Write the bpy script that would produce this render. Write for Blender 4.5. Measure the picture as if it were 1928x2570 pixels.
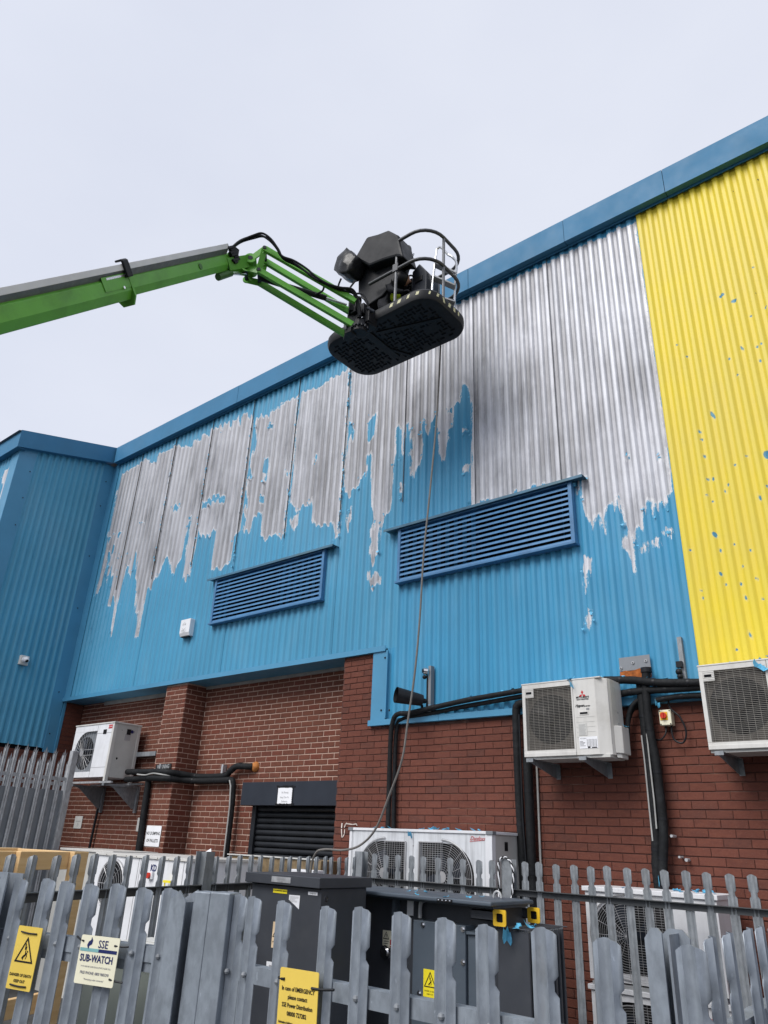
import bpy, bmesh, math, random
import numpy as np
from mathutils import Vector, Matrix
random.seed(7)
R = math.radians
scene = bpy.context.scene
col = scene.collection
for o in list(bpy.data.objects):
    bpy.data.objects.remove(o)

# ---------------------------------------------------------------- camera, sky, sun, exposure
H = 1.985                                   # eye height above the yard; everything is authored relative to eye level and lifted at the end
cam_d = bpy.data.cameras.new('camera')
cam = bpy.data.objects.new('camera', cam_d)
col.objects.link(cam)
cam_d.sensor_fit = 'VERTICAL'
cam_d.sensor_height = 36.0
cam_d.lens = 25.527
cam_d.clip_start = 0.05
cam_d.clip_end = 2000
rt = Vector((.77536848, .63023257, .0401326)); dn = Vector((-.23399456, .34574516, -.90868412)); fw = Vector((-.58655798, .69517422, .41555089))
cam.matrix_world = Matrix((( rt.x, -dn.x, -fw.x, 0), (rt.y, -dn.y, -fw.y, 0), (rt.z, -dn.z, -fw.z, H), (0, 0, 0, 1)))
scene.camera = cam

SUN_EL, SUN_AZ = R(45), R(190)              # azimuth clockwise from +Y
w = bpy.data.worlds.new('World'); scene.world = w; w.use_nodes = True
nt = w.node_tree; nt.nodes.clear()
def N(t, **k):
    n = nt.nodes.new(t)
    for a, b in k.items(): setattr(n, a, b)
    return n
sky = N('ShaderNodeTexSky', sky_type='NISHITA', sun_disc=False, sun_elevation=SUN_EL, sun_rotation=SUN_AZ)
tc = N('ShaderNodeTexCoord'); mp = N('ShaderNodeMapping'); mp.inputs['Scale'].default_value = (1.2, 1.2, 2.6)
nz = N('ShaderNodeTexNoise'); nz.inputs['Scale'].default_value = 2.2; nz.inputs['Detail'].default_value = 5; nz.inputs['Roughness'].default_value = .5
cr = N('ShaderNodeMix', data_type='RGBA')
cr.inputs['A'].default_value = (3.58, 3.77, 4.38, 1); cr.inputs['B'].default_value = (4.36, 4.50, 4.95, 1)
mx = N('ShaderNodeMix', data_type='RGBA'); mx.inputs['Factor'].default_value = .92
bg = N('ShaderNodeBackground'); bg.inputs['Strength'].default_value = .1
ow = N('ShaderNodeOutputWorld')
L = nt.links.new
L(tc.outputs['Generated'], mp.inputs['Vector']); L(mp.outputs['Vector'], nz.inputs['Vector']); L(nz.outputs['Fac'], cr.inputs['Factor'])
L(sky.outputs['Color'], mx.inputs['A']); L(cr.outputs['Result'], mx.inputs['B']); L(mx.outputs['Result'], bg.inputs['Color']); L(bg.outputs['Background'], ow.inputs['Surface'])

sun_d = bpy.data.lights.new('sun', 'SUN'); sun_d.energy = 1.5; sun_d.angle = R(34); sun_d.color = (1.0, .97, .93)
sun = bpy.data.objects.new('sun', sun_d); col.objects.link(sun)
sdir = Vector((math.sin(SUN_AZ) * math.cos(SUN_EL), math.cos(SUN_AZ) * math.cos(SUN_EL), math.sin(SUN_EL)))
sun.rotation_euler = (-sdir).to_track_quat('-Z', 'Y').to_euler()
sun.location = (0, -10, 20)
scene.view_settings.view_transform = 'Standard'; scene.view_settings.look = 'None'
scene.view_settings.gamma = 1; scene.view_settings.use_curve_mapping = False
scene.view_settings.exposure = 1.0

# ---------------------------------------------------------------- materials
MATS = {}
class NT:
    def __init__(s, name):
        m = bpy.data.materials.new(name); m.use_nodes = True
        s.m = m; s.t = m.node_tree; s.p = s.t.nodes['Principled BSDF']
        s.pos = s.n('ShaderNodeNewGeometry').outputs['Position']
    def n(s, t, **k):
        x = s.t.nodes.new(t)
        for a, b in k.items(): setattr(x, a, b)
        return x
    def l(s, a, b): s.t.links.new(a, b)
    def noise(s, scale, detail=3, stretch=(1, 1, 1), rough=.55, off=0):
        mpn = s.n('ShaderNodeMapping'); mpn.inputs['Scale'].default_value = stretch; mpn.inputs['Location'].default_value = (off, off * .7, off * .3)
        s.l(s.pos, mpn.inputs['Vector'])
        z = s.n('ShaderNodeTexNoise'); z.inputs['Scale'].default_value = scale; z.inputs['Detail'].default_value = detail; z.inputs['Roughness'].default_value = rough
        s.l(mpn.outputs['Vector'], z.inputs['Vector']); return z.outputs['Fac']
    def mr(s, v, a, b, c=0, d=1):
        x = s.n('ShaderNodeMapRange'); x.clamp = True
        s.l(v, x.inputs['Value'])
        for i, q in zip(('From Min', 'From Max', 'To Min', 'To Max'), (a, b, c, d)): x.inputs[i].default_value = q
        return x.outputs['Result']
    def mix(s, f, a, b, mode='MIX'):
        x = s.n('ShaderNodeMix', data_type='RGBA', blend_type=mode)
        for i, q in (('Factor', f), ('A', a), ('B', b)):
            if isinstance(q, (int, float)): x.inputs[i].default_value = q
            elif isinstance(q, tuple): x.inputs[i].default_value = (*q, 1) if len(q) == 3 else q
            else: s.l(q, x.inputs[i])
        return x.outputs['Result']
    def math(s, op, a, b=None):
        x = s.n('ShaderNodeMath', operation=op)
        for i, q in enumerate((a, b)):
            if q is None: continue
            if isinstance(q, (int, float)): x.inputs[i].default_value = q
            else: s.l(q, x.inputs[i])
        return x.outputs[0]
    def set(s, k, v):
        if isinstance(v, (int, float)): s.p.inputs[k].default_value = v
        elif isinstance(v, tuple): s.p.inputs[k].default_value = (*v, 1)
        else: s.l(v, s.p.inputs[k])
    def bump(s, h, strength=.3, dist=.01):
        b = s.n('ShaderNodeBump'); b.inputs['Strength'].default_value = strength; b.inputs['Distance'].default_value = dist
        s.l(h, b.inputs['Height']); s.l(b.outputs['Normal'], s.p.inputs['Normal'])

def sc(c, k): return tuple(min(1, x * k) for x in c)
def pm(name, c, rough=.5, metal=0, var=.15, scale=7, bump=0, bscale=120, streak=0, dirt=None, dirt_amt=.5, dscale=3, stretch=(1, 1, 1), spec=None):
    s = NT(name)
    f = s.mr(s.noise(scale, 4, stretch), .3, .7)
    c2 = s.mix(f, sc(c, 1 - var), sc(c, 1 + var))
    if streak:
        g = s.mr(s.noise(26, 3, (1, 1, .06), off=3), .45, .75)
        c2 = s.mix(s.math('MULTIPLY', g, streak), c2, sc(c, .45))
    if dirt:
        g = s.mr(s.noise(dscale, 6, rough=.7, off=9), .5, .75)
        c2 = s.mix(s.math('MULTIPLY', g, dirt_amt), c2, dirt)
    s.set('Base Color', c2); s.set('Metallic', metal)
    s.set('Roughness', s.mr(s.noise(scale * 2, 3, off=5), .3, .7, max(.05, rough - .08), min(1, rough + .08)))
    if bump: s.bump(s.noise(bscale, 4), bump, .004)
    s.set('Specular IOR Level', spec if spec is not None else (.22 if max(c) < .06 else .4))
    MATS[name] = s.m; return s.m

BLUE = (.045, .265, .46)
def cladding_material(name, paint, yellow=False, dull=1.0):
    s = NT(name)
    at = s.n('ShaderNodeAttribute', attribute_name='peel').outputs['Fac']
    e1 = s.math('MULTIPLY', s.math('SUBTRACT', s.noise(11, 4, (2.4, 1, .30), rough=.65), .5), .012 if yellow else .13)
    e2 = s.math('MULTIPLY', s.math('SUBTRACT', s.noise(45, 4, (1, 1, .55), rough=.75), .5), .014 if yellow else .07)
    sd = s.math('ADD', s.math('ADD', at, e1), e2)
    mask = s.mr(sd, -.002, .002)
    rim = s.math('MULTIPLY', s.mr(sd, -.012, -.004), s.math('SUBTRACT', 1, mask))
    fade = s.mr(s.noise(.55, 4, (1, 1, 1.4)), .35, .7)
    st = s.mr(s.noise(13, 4, (1, 1, .035)), .38, .72)
    if yellow:
        pc = s.mix(fade, (.755, .605, .040), (.68, .545, .085))
        pc = s.mix(s.math('MULTIPLY', st, .25), pc, (.72, .55, .07))
        dk = s.mr(s.noise(1.1, 5, (1, 1, .5), off=4), .55, .8)
        pc = s.mix(s.math('MULTIPLY', dk, .22), pc, (.55, .47, .17))
    else:
        pc = s.mix(fade, sc(paint, .92), sc(paint, 1.12))
        pc = s.mix(s.math('MULTIPLY', st, .35), pc, (.10, .33, .52))
        chalk = s.mr(s.noise(1.7, 5, (1, 1, .35), off=2), .52, .78)
        pc = s.mix(s.math('MULTIPLY', chalk, .28), pc, (.20, .40, .54))
        gr = s.mr(s.noise(30, 4, (1, 1, .05), off=8), .55, .8)
        pc = s.mix(s.math('MULTIPLY', gr, .22), pc, (.045, .19, .33))
    if yellow:
        under = s.mix(s.mr(s.noise(40, 2), .4, .6), (.05, .21, .36), (.09, .28, .40))
    else:
        cl = s.mr(s.noise(1.5, 6, (1.3, 1, .6), rough=.66, off=1), .40, .72)
        under = s.mix(cl, sc((.50, .512, .555), dull), sc((.14, .145, .158), dull))
        ln = s.mr(s.noise(55, 3, (1, 1, .02), off=6), .4, .7)
        under = s.mix(s.math('MULTIPLY', ln, .35), under, (.60, .60, .64))
        sm = s.mr(s.noise(10, 5, (1, 1, .45), rough=.7, off=12), .5, .72)
        under = s.mix(s.math('MULTIPLY', sm, .38), under, (.26, .26, .30))
        ln2 = s.mr(s.noise(80, 2, (1, 1, .015), off=16), .55, .72)
        under = s.mix(s.math('MULTIPLY', ln2, .3), under, (.22, .22, .26))
    if not yellow:
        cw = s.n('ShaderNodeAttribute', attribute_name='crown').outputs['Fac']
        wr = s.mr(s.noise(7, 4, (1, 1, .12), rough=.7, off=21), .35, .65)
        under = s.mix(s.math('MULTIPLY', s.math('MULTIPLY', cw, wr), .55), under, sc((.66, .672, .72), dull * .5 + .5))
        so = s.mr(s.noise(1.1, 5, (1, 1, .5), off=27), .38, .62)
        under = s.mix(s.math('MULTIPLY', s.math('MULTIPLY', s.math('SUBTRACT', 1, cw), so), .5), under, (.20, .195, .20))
    c = s.mix(mask, pc, under)
    if not yellow:
        lip = s.math('MULTIPLY', mask, s.mr(sd, .030, .004))
        c = s.mix(s.math('MULTIPLY', lip, .6), c, (.72, .72, .74))
    c = s.mix(s.math('MULTIPLY', rim, .2 if yellow else .55), c, (.62, .60, .42) if yellow else (.5, .6, .66))
    s.set('Base Color', c)
    s.set('Metallic', 0.0 if yellow else s.math('MULTIPLY', mask, .12)); s.set('Specular IOR Level', .3)
    s.set('Roughness', .42 if yellow else s.mr(mask, 0, 1, .45, .42))
    s.bump(s.math('SUBTRACT', 1, mask), .55, .004)
    MATS[name] = s.m; return s.m
cladding_material('blue_cladding', BLUE); cladding_material('faded_cladding', (.062, .28, .455), dull=.78); cladding_material('skylit_cladding', (.085, .33, .50)); cladding_material('yellow_cladding', None, True)  # return-wall blue is lightened to stand in for sky light there

def brick_material(name, ca, cb, cc, worn, scale=1.0):
    s = NT(name)
    oi = s.n('ShaderNodeObjectInfo').outputs['Random']; gi = s.n('ShaderNodeNewGeometry').outputs['Random Per Island']
    r = s.math('FRACT', s.math('ADD', s.math('MULTIPLY', oi, 7.31), s.math('MULTIPLY', gi, 5.77)))
    r2 = s.math('FRACT', s.math('MULTIPLY', r, 13.7))
    c = s.mix(r, ca, cb)
    c = s.mix(s.mr(r2, .78, .92), c, cc)
    g = s.mr(s.noise(60, 4, rough=.7), .35, .7)
    c = s.mix(s.math('MULTIPLY', g, .45), c, sc(ca, .6))
    wn = s.math('MULTIPLY', s.mr(s.noise(130, 3, rough=.8, off=4), .62, .75), s.mr(s.noise(3.2, 4, off=11), .4, .62))
    c = s.mix(s.math('MULTIPLY', wn, worn), c, (.44, .30, .24))
    d = s.mr(s.noise(.8, 5, off=5), .45, .75)
    c = s.mix(s.math('MULTIPLY', d, .35), c, sc(ca, .5))
    tn = s.mr(s.noise(14, 4, (1, 1, 2), rough=.65, off=13), .38, .68); c = s.mix(s.math('MULTIPLY', tn, .4), c, (ca[0] * 1.5, ca[1] * 1.45, ca[2] * 1.25))
    sl = s.mr(s.noise(240, 2, rough=.8, off=17), .66, .72); c = s.mix(s.math('MULTIPLY', sl, worn * .6), c, (.50, .38, .32))
    s.set('Base Color', c); s.set('Roughness', .85); s.set('Specular IOR Level', .15)
    s.bump(s.noise(160, 4, rough=.7), .5, .004)
    MATS[name] = s.m
brick_material('red_brick', (.128, .047, .035), (.158, .057, .042), (.108, .047, .038), .75)
brick_material('brown_brick', (.128, .049, .035), (.158, .060, .042), (.150, .046, .033), .22)
def mortar(name, a, b, fa=.45, fb=.6):
    s = NT(name); f = s.mr(s.noise(1.4, 4, off=3), fa, fb)
    c = s.mix(f, a, b); c = s.mix(s.math('MULTIPLY', s.mr(s.noise(90, 3), .4, .7), .3), c, sc(a, .6))
    s.set('Base Color', c); s.set('Roughness', .92); s.bump(s.noise(220, 3), .5, .003); MATS[name] = s.m
mortar('pale_mortar', (.51, .355, .29), (.42, .29, .235)); mortar('stained_mortar', (.085, .034, .027), (.27, .155, .115), .56, .68)

def galv(name, c, k):
    s = NT(name)
    f = s.mr(s.noise(24, 4, (1, 1, .55), rough=.62), .40, .60); f2 = s.mr(s.noise(60, 3, (1, 1, .4), off=31), .35, .65)
    cc = s.mix(f, sc(c, 1 - k), sc(c, 1 + k))
    g = s.mr(s.noise(7, 5, (1, 1, .5)), .4, .7); cc = s.mix(s.math('MULTIPLY', g, .5), cc, sc(c, .72))
    sp = s.mr(s.noise(55, 4, (1, 1, .35), rough=.7, off=7), .66, .76); cc = s.mix(s.math('MULTIPLY', sp, .6), cc, sc(c, 2.0)); rs_ = s.mr(s.noise(4.5, 5, (1, 1, .3), rough=.7, off=41), .60, .74); cc = s.mix(s.math('MULTIPLY', rs_, .35), cc, (.17, .145, .115))
    s.set('Base Color', cc); s.set('Metallic', .25); s.set('Roughness', s.mr(f2, 0, 1, .42, .62)); s.bump(f2, .12, .002)
    MATS[name] = s.m
galv('galvanised_steel', (.215, .24, .275), .17); galv('dull_galvanised', (.25, .27, .29), .15); galv('bright_galvanised', (.40, .41, .425), .15)

pm('fascia_blue', (.048, .185, .335), .55, 0, .05, 2, spec=.2, dirt=(.05, .15, .25), dirt_amt=.35, dscale=1.2)
pm('blue_flashing', (.070, .26, .43), .4, 0, .06, 2, dirt=(.07, .21, .34), dirt_amt=.35, dscale=1.2)
pm('louvre_blue', (.062, .185, .36), .38, 0, .12, 5, dirt=(.05, .10, .2), dirt_amt=.5)
pm('louvre_hood', (.05, .14, .22), .5, 0, .2, 6, dirt=(.10, .16, .15), dirt_amt=.6)
pm('void_black', (.006, .007, .01), .9)
pm('charcoal_paint', (.024, .029, .040), .42, 0, .1, 4)
pm('shutter_black', (.016, .018, .022), .38, 0, .2, 8)
pm('white_metal', (.74, .75, .78), .42, 0, .05, 4, streak=.12, dirt=(.42, .42, .42), dirt_amt=.3)
pm('cream_metal', (.62, .61, .585), .45, 0, .05, 4, streak=.18, dirt=(.36, .34, .30), dirt_amt=.4)
pm('streaky_white', (.66, .68, .71), .42, 0, .08, 5, streak=.5, dirt=(.35, .36, .37), dirt_amt=.4)
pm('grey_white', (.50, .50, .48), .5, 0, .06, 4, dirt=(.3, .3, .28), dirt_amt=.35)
pm('panel_grey', (.20, .215, .235), .5, 0, .08, 3, streak=.12)
pm('fan_dark', (.012, .013, .015), .5)
pm('coil_brown', (.105, .095, .085), .8, 0, .3, 60, stretch=(1, 1, .1))
pm('coil_dark', (.028, .027, .028), .6, 0, .3, 60, stretch=(1, 1, .1))
pm('wire_grey', (.42, .42, .43), .4, .3)
pm('wire_cream', (.27, .255, .23), .5)
pm('black_foam', (.0095, .0105, .012), .7, 0, .3, 30, bump=.4, bscale=60, dirt=(.06, .065, .07), dirt_amt=.25, dscale=9)
pm('black_plastic', (.012, .013, .016), .45, 0, .2, 12)
pm('grey_foam', (.017, .018, .021), .5, 0, .15, 14, bump=.2, bscale=90)
pm('conduit_grey', (.36, .36, .35), .5)
pm('hose_grey', (.16, .15, .14), .5, 0, .15, 20)
pm('rust', (.34, .10, .022), .9, 0, .45, 25, bump=.5, dirt=(.10, .03, .012), dirt_amt=.7, dscale=16)
pm('boom_green', (.12, .39, .045), .36, 0, .1, 3, dirt=(.05, .12, .03), dirt_amt=.4, dscale=3, stretch=(1, 1, 1))
pm('boom_green_dark', (.055, .16, .035), .45, 0, .2, 5, dirt=(.03, .05, .02), dirt_amt=.5)
pm('tray_light', (.66, .67, .69), .4, 0, .06, 4, dirt=(.4, .4, .4), dirt_amt=.3)
pm('post_grey', (.15, .155, .165), .45, .2, .15, 14)
pm('tray_grey', (.40, .41, .42), .45, .2, .1, 4, dirt=(.25, .25, .25), dirt_amt=.4)
pm('console_black', (.0085, .0095, .012), .5, 0, .12, 3)
pm('rail_grey', (.075, .078, .085), .42, .2, .15, 14, dirt=(.07, .07, .07), dirt_amt=.4)
pm('aluminium', (.62, .63, .65), .3, .8, .1, 20)
pm('chrome', (.75, .75, .76), .18, 1, .05)
pm('hazard_patch', (.62, .60, .38), .7, 0, .25, 50, dirt=(.2, .19, .14), dirt_amt=.5, dscale=30)
pm('hivis', (.55, .72, .03), .7, 0, .15, 20)
pm('black_cloth', (.012, .013, .017), .85, 0, .3, 40, bump=.3)
pm('skin', (.42, .24, .17), .55)
pm('black_sheet', (.020, .021, .022), .28, 0, .3, 12, bump=.7, bscale=18)
pm('transformer_grey', (.048, .053, .064), .42, 0, .08, 4, dirt=(.09, .095, .10), dirt_amt=.22, dscale=5)
pm('transformer_blue', (.075, .095, .12), .42, 0, .08, 4, dirt=(.12, .13, .14), dirt_amt=.2, dscale=5)
pm('yellow_sign', (.76, .55, .10), .45, 0, .05, 5, dirt=(.5, .36, .09), dirt_amt=.25)
pm('bright_yellow', (.86, .72, .03), .4, 0, .04)
pm('lug_yellow', (.80, .50, .03), .45, 0, .1, 8)
pm('cream_sign', (.78, .75, .58), .45, 0, .04, 5, dirt=(.5, .47, .33), dirt_amt=.2)
pm('beige_sticker', (.72, .55, .36), .55, 0, .08, 9)
pm('white_paper', (.78, .79, .82), .7, 0, .04, 9)
pm('grey_paper', (.55, .55, .53), .75, 0, .08, 9)
pm('ink_black', (.012, .012, .014), .6, 0, .1)
pm('ink_blue', (.012, .02, .11), .5, 0, .1)
pm('ink_teal', (.20, .42, .43), .5, 0, .1)
pm('ink_red', (.50, .015, .02), .5, 0, .1)
pm('ink_grey', (.28, .28, .29), .6, 0, .1)
pm('red_plastic', (.55, .03, .012), .35, 0, .1)
pm('orange_yellow', (.78, .42, .02), .4, 0, .1)
pm('sealant', (.42, .16, .04), .8, 0, .3, 40)
pm('chalk', (.70, .62, .57), .9, 0, .2, 60)
pm('flake_blue', (.10, .40, .62), .4, 0, .25, 25)
pm('concrete', (.26, .255, .245), .9, 0, .18, 2, bump=.3, bscale=60, dirt=(.13, .125, .115), dirt_amt=.5, dscale=1.4)
pm('asphalt', (.058, .057, .056), .9, 0, .2, 2, bump=.3, bscale=60, dirt=(.10, .098, .095), dirt_amt=.5, dscale=1.4)
pm('gravel_ground', (.15, .145, .135), .95, 0, .3, 25, bump=.6, bscale=40)
pm('tyre', (.02, .02, .02), .85)
pm('old_timber', (.20, .145, .08), .85, 0, .3, 12, bump=.4, dirt=(.07, .06, .04), dirt_amt=.6, dscale=6)
pm('roof_grey', (.25, .27, .3), .6)
pm('plaster_soffit', (.30, .29, .28), .9)
s = NT('pine_timber')
gr = s.mr(s.noise(5, 4, (.6, .6, 7)), .35, .7)
c = s.mix(gr, (.74, .51, .26), (.64, .41, .185)); kn = s.mr(s.noise(9, 2, off=3), .70, .76)
s.set('Base Color', s.mix(s.math('MULTIPLY', kn, .8), c, (.20, .09, .035))); s.set('Roughness', .7); s.bump(s.noise(90, 3, (1, 1, 6)), .2, .002); MATS['pine_timber'] = s.m

# ---------------------------------------------------------------- mesh builder
class MB:
    def __init__(s, M=None): s.v = []; s.f = []; s.mi = []; s.M = M or Matrix.Identity(4); s.cur = 0
    def add(s, vs, fs):
        b = len(s.v)
        for p in vs: s.v.append(tuple(s.M @ Vector(p)))
        for f in fs: s.f.append(tuple(b + i for i in f)); s.mi.append(s.cur)
        return s
    def box(s, lo, hi):
        x0, y0, z0 = lo; x1, y1, z1 = hi
        if x1 < x0: x0, x1 = x1, x0
        if y1 < y0: y0, y1 = y1, y0
        if z1 < z0: z0, z1 = z1, z0
        return s.add([(x0, y0, z0), (x1, y0, z0), (x1, y1, z0), (x0, y1, z0), (x0, y0, z1), (x1, y0, z1), (x1, y1, z1), (x0, y1, z1)],
                     [(0, 3, 2, 1), (4, 5, 6, 7), (0, 1, 5, 4), (1, 2, 6, 5), (2, 3, 7, 6), (3, 0, 4, 7)])
    def prism(s, poly, axis, a, b):
        """poly of 2D points in the plane normal to axis ('x': y,z  'y': x,z  'z': x,y), extruded from a to b"""
        def P(p, t): return {'x': (t, p[0], p[1]), 'y': (p[0], t, p[1]), 'z': (p[0], p[1], t)}[axis]
        n = len(poly); vs = [P(p, a) for p in poly] + [P(p, b) for p in poly]
        fs = [tuple(range(n)), tuple(range(2 * n - 1, n - 1, -1))] + [(i, i + n, (i + 1) % n + n, (i + 1) % n) for i in range(n)]
        return s.add(vs, fs)
    def bar(s, p0, p1, w, h, up=(0, 0, 1)):
        p0 = Vector(p0); p1 = Vector(p1); d = (p1 - p0).normalized(); u = Vector(up); x = d.cross(u)
        if x.length < 1e-5: x = d.cross(Vector((1, 0, 0)))
        x.normalize(); y = x.cross(d)
        vs = []
        for p in (p0, p1):
            for a, b in ((-1, -1), (1, -1), (1, 1), (-1, 1)): vs.append(p + x * a * w / 2 + y * b * h / 2)
        return s.add(vs, [(0, 1, 2, 3), (7, 6, 5, 4), (0, 4, 5, 1), (1, 5, 6, 2), (2, 6, 7, 3), (3, 7, 4, 0)])
    def tube(s, pts, r, n=8, closed=False, caps=True, jitter=0):
        pts = [Vector(p) for p in pts]; m = len(pts); rings = []; prev = None
        for i, p in enumerate(pts):
            if closed: t = pts[(i + 1) % m] - pts[i - 1]
            else: t = pts[min(i + 1, m - 1)] - pts[max(i - 1, 0)]
            t.normalize()
            if prev is None:
                x = t.cross(Vector((0, 0, 1)))
                if x.length < .05: x = t.cross(Vector((1, 0, 0)))
            else:
                x = prev - t * prev.dot(t)
                if x.length < 1e-4: x = t.cross(Vector((.3, .5, 1)))
            x.normalize(); prev = x; y = t.cross(x)
            rr = (r[i] if isinstance(r, (list, tuple)) else r) * (1 + (random.random() - .5) * jitter)
            rings.append([p + x * math.cos(2 * math.pi * k / n) * rr + y * math.sin(2 * math.pi * k / n) * rr for k in range(n)])
        vs = [q for g in rings for q in g]; fs = []
        for i in range(m if closed else m - 1):
            j = (i + 1) % m
            for k in range(n): fs.append((i * n + k, i * n + (k + 1) % n, j * n + (k + 1) % n, j * n + k))
        if caps and not closed: fs += [tuple(range(n - 1, -1, -1)), tuple(range((m - 1) * n, m * n))]
        return s.add(vs, fs)
    def cyl(s, p0, p1, r, n=16): return s.tube([p0, p1], r, n)
    def disc(s, c, nrm, r, n=24):
        nrm = Vector(nrm).normalized(); x = nrm.cross(Vector((0, 0, 1)))
        if x.length < .01: x = Vector((1, 0, 0))
        x.normalize(); y = nrm.cross(x); c = Vector(c)
        return s.add([c + x * math.cos(2 * math.pi * k / n) * r + y * math.sin(2 * math.pi * k / n) * r for k in range(n)], [tuple(range(n))])
    def ball(s, c, r, n=10, m=6, sz=1):
        c = Vector(c); vs = []; fs = []
        for i in range(m + 1):
            a = math.pi * i / m
            for k in range(n): vs.append(c + Vector((math.sin(a) * math.cos(2 * math.pi * k / n), math.sin(a) * math.sin(2 * math.pi * k / n), math.cos(a) * sz)) * r)
        for i in range(m):
            for k in range(n): fs.append((i * n + k, (i + 1) * n + k, (i + 1) * n + (k + 1) % n, i * n + (k + 1) % n))
        return s.add(vs, fs)
    def poly(s, pts): return s.add(pts, [tuple(range(len(pts)))])
    def mesh(s, name, mat):
        me = bpy.data.meshes.new(name); me.from_pydata(s.v, [], s.f)
        mats = mat if isinstance(mat, (list, tuple)) else [mat]
        for m in mats: me.materials.append(MATS[m])
        if len(mats) > 1: me.polygons.foreach_set('material_index', s.mi)
        me.update(); return me

def finish(me, smooth):
    bm = bmesh.new(); bm.from_mesh(me); bmesh.ops.recalc_face_normals(bm, faces=bm.faces[:]); bm.to_mesh(me); bm.free()
    if smooth:
        me.polygons.foreach_set('use_smooth', [True] * len(me.polygons))
        me.set_sharp_from_angle(angle=R(38 if smooth is True else smooth))
def root(name, label, cat, loc, rz=0, group=None):
    o = bpy.data.objects.new(name, None); col.objects.link(o); o.location = loc; o.rotation_euler = (0, 0, rz); o.empty_display_size = .2
    o['label'] = label; o['category'] = cat
    if group: o['group'] = group
    return o
def basis(o): return Matrix.Translation(o.location) @ o.rotation_euler.to_matrix().to_4x4()
def part(name, mb, mat, parent, label=None, kind=None, smooth=False, bevel=0, local=False, normals=True):
    me = mb if isinstance(mb, bpy.types.Mesh) else mb.mesh(name, mat)
    if not isinstance(mb, bpy.types.Mesh) and normals: finish(me, smooth)
    o = bpy.data.objects.new(name, me); col.objects.link(o)
    if parent is not None:
        o.parent = parent
        if parent.parent is None and not local and parent.get('authored') != 'local': o.matrix_parent_inverse = basis(parent).inverted()
    if label: o['label'] = label
    if kind: o['kind'] = kind
    if bevel:
        b = o.modifiers.new('bevel', 'BEVEL'); b.width = bevel; b.segments = 2; b.limit_method = 'ANGLE'; b.angle_limit = R(40); b.harden_normals = False
    return o
def solo(name, mb, mat, label, cat, group=None, smooth=False, bevel=0, kind=None, base=None):
    me = mb.mesh(name, mat); finish(me, smooth)
    a = np.array(mb.v); lo = a.min(0); hi = a.max(0)
    c = Vector(base) if base else Vector(((lo[0] + hi[0]) / 2, (lo[1] + hi[1]) / 2, lo[2]))
    me.transform(Matrix.Translation(-c))
    o = bpy.data.objects.new(name, me); col.objects.link(o); o.location = c
    if label: o['label'] = label
    if cat: o['category'] = cat
    if group: o['group'] = group
    if kind: o['kind'] = kind
    if bevel:
        b = o.modifiers.new('bevel', 'BEVEL'); b.width = bevel; b.segments = 2; b.limit_method = 'ANGLE'; b.angle_limit = R(40)
    return o
def frame(O, u, v):
    u = Vector(u).normalized(); v = Vector(v); v = (v - u * v.dot(u)).normalized(); n = u.cross(v)
    return Matrix(((u.x, v.x, n.x, O[0]), (u.y, v.y, n.y, O[1]), (u.z, v.z, n.z, O[2]), (0, 0, 0, 1)))
FRONT = lambda x, y, z: frame((x, y, z), (1, 0, 0), (0, 0, 1))      # faces -Y
SIDE = lambda x, y, z: frame((x, y, z), (0, 1, 0), (0, 0, 1))       # faces +X
def text_into(mb, s, x, y, size, align='CENTER', shear=0, sx=1, z=.0012, bold=0):
    cu = bpy.data.curves.new('lettering', 'FONT'); cu.body = s; cu.size = size; cu.align_x = align; cu.align_y = 'CENTER'; cu.shear = shear; cu.resolution_u = 2; cu.offset = bold
    ob = bpy.data.objects.new('lettering', cu); col.objects.link(ob)
    me = bpy.data.meshes.new_from_object(ob)
    mb.add([(p.co.x * sx + x, p.co.y + y, z) for p in me.vertices], [tuple(f.vertices) for f in me.polygons])
    bpy.data.objects.remove(ob); bpy.data.curves.remove(cu); bpy.data.meshes.remove(me)
def scribble(mb, x0, x1, y, h, z=.0):
    """print too small to read: a row of uneven letter sized marks"""
    x = x0
    while x < x1:
        w_ = h * random.uniform(.25, .6); hh = h * random.uniform(.6, 1)
        if random.random() < .85: mb.add([(x, y - hh / 2, z), (x + w_, y - hh / 2, z), (x + w_, y + hh / 2, z), (x, y + hh / 2, z)], [(0, 1, 2, 3)])
        x += w_ + h * .22
def smooth_path(pts, n=6):
    pts = [Vector(p) for p in pts]; out = []
    for i in range(len(pts) - 1):
        p0 = pts[max(i - 1, 0)]; p1 = pts[i]; p2 = pts[i + 1]; p3 = pts[min(i + 2, len(pts) - 1)]
        for k in range(n):
            t = k / n
            out.append(.5 * ((2 * p1) + (p2 - p0) * t + (2 * p0 - 5 * p1 + 4 * p2 - p3) * t * t + (3 * p1 - p0 - 3 * p2 + p3) * t ** 3))
    out.append(pts[-1]); return out
def rrect(x0, y0, x1, y1, r, n=5):
    out = []
    for cx, cy, a in ((x1 - r, y0 + r, -90), (x1 - r, y1 - r, 0), (x0 + r, y1 - r, 90), (x0 + r, y0 + r, 180)):
        for k in range(n + 1): out.append((cx + r * math.cos(R(a + 90 * k / n)), cy + r * math.sin(R(a + 90 * k / n))))
    return out
GZ = -H
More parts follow.
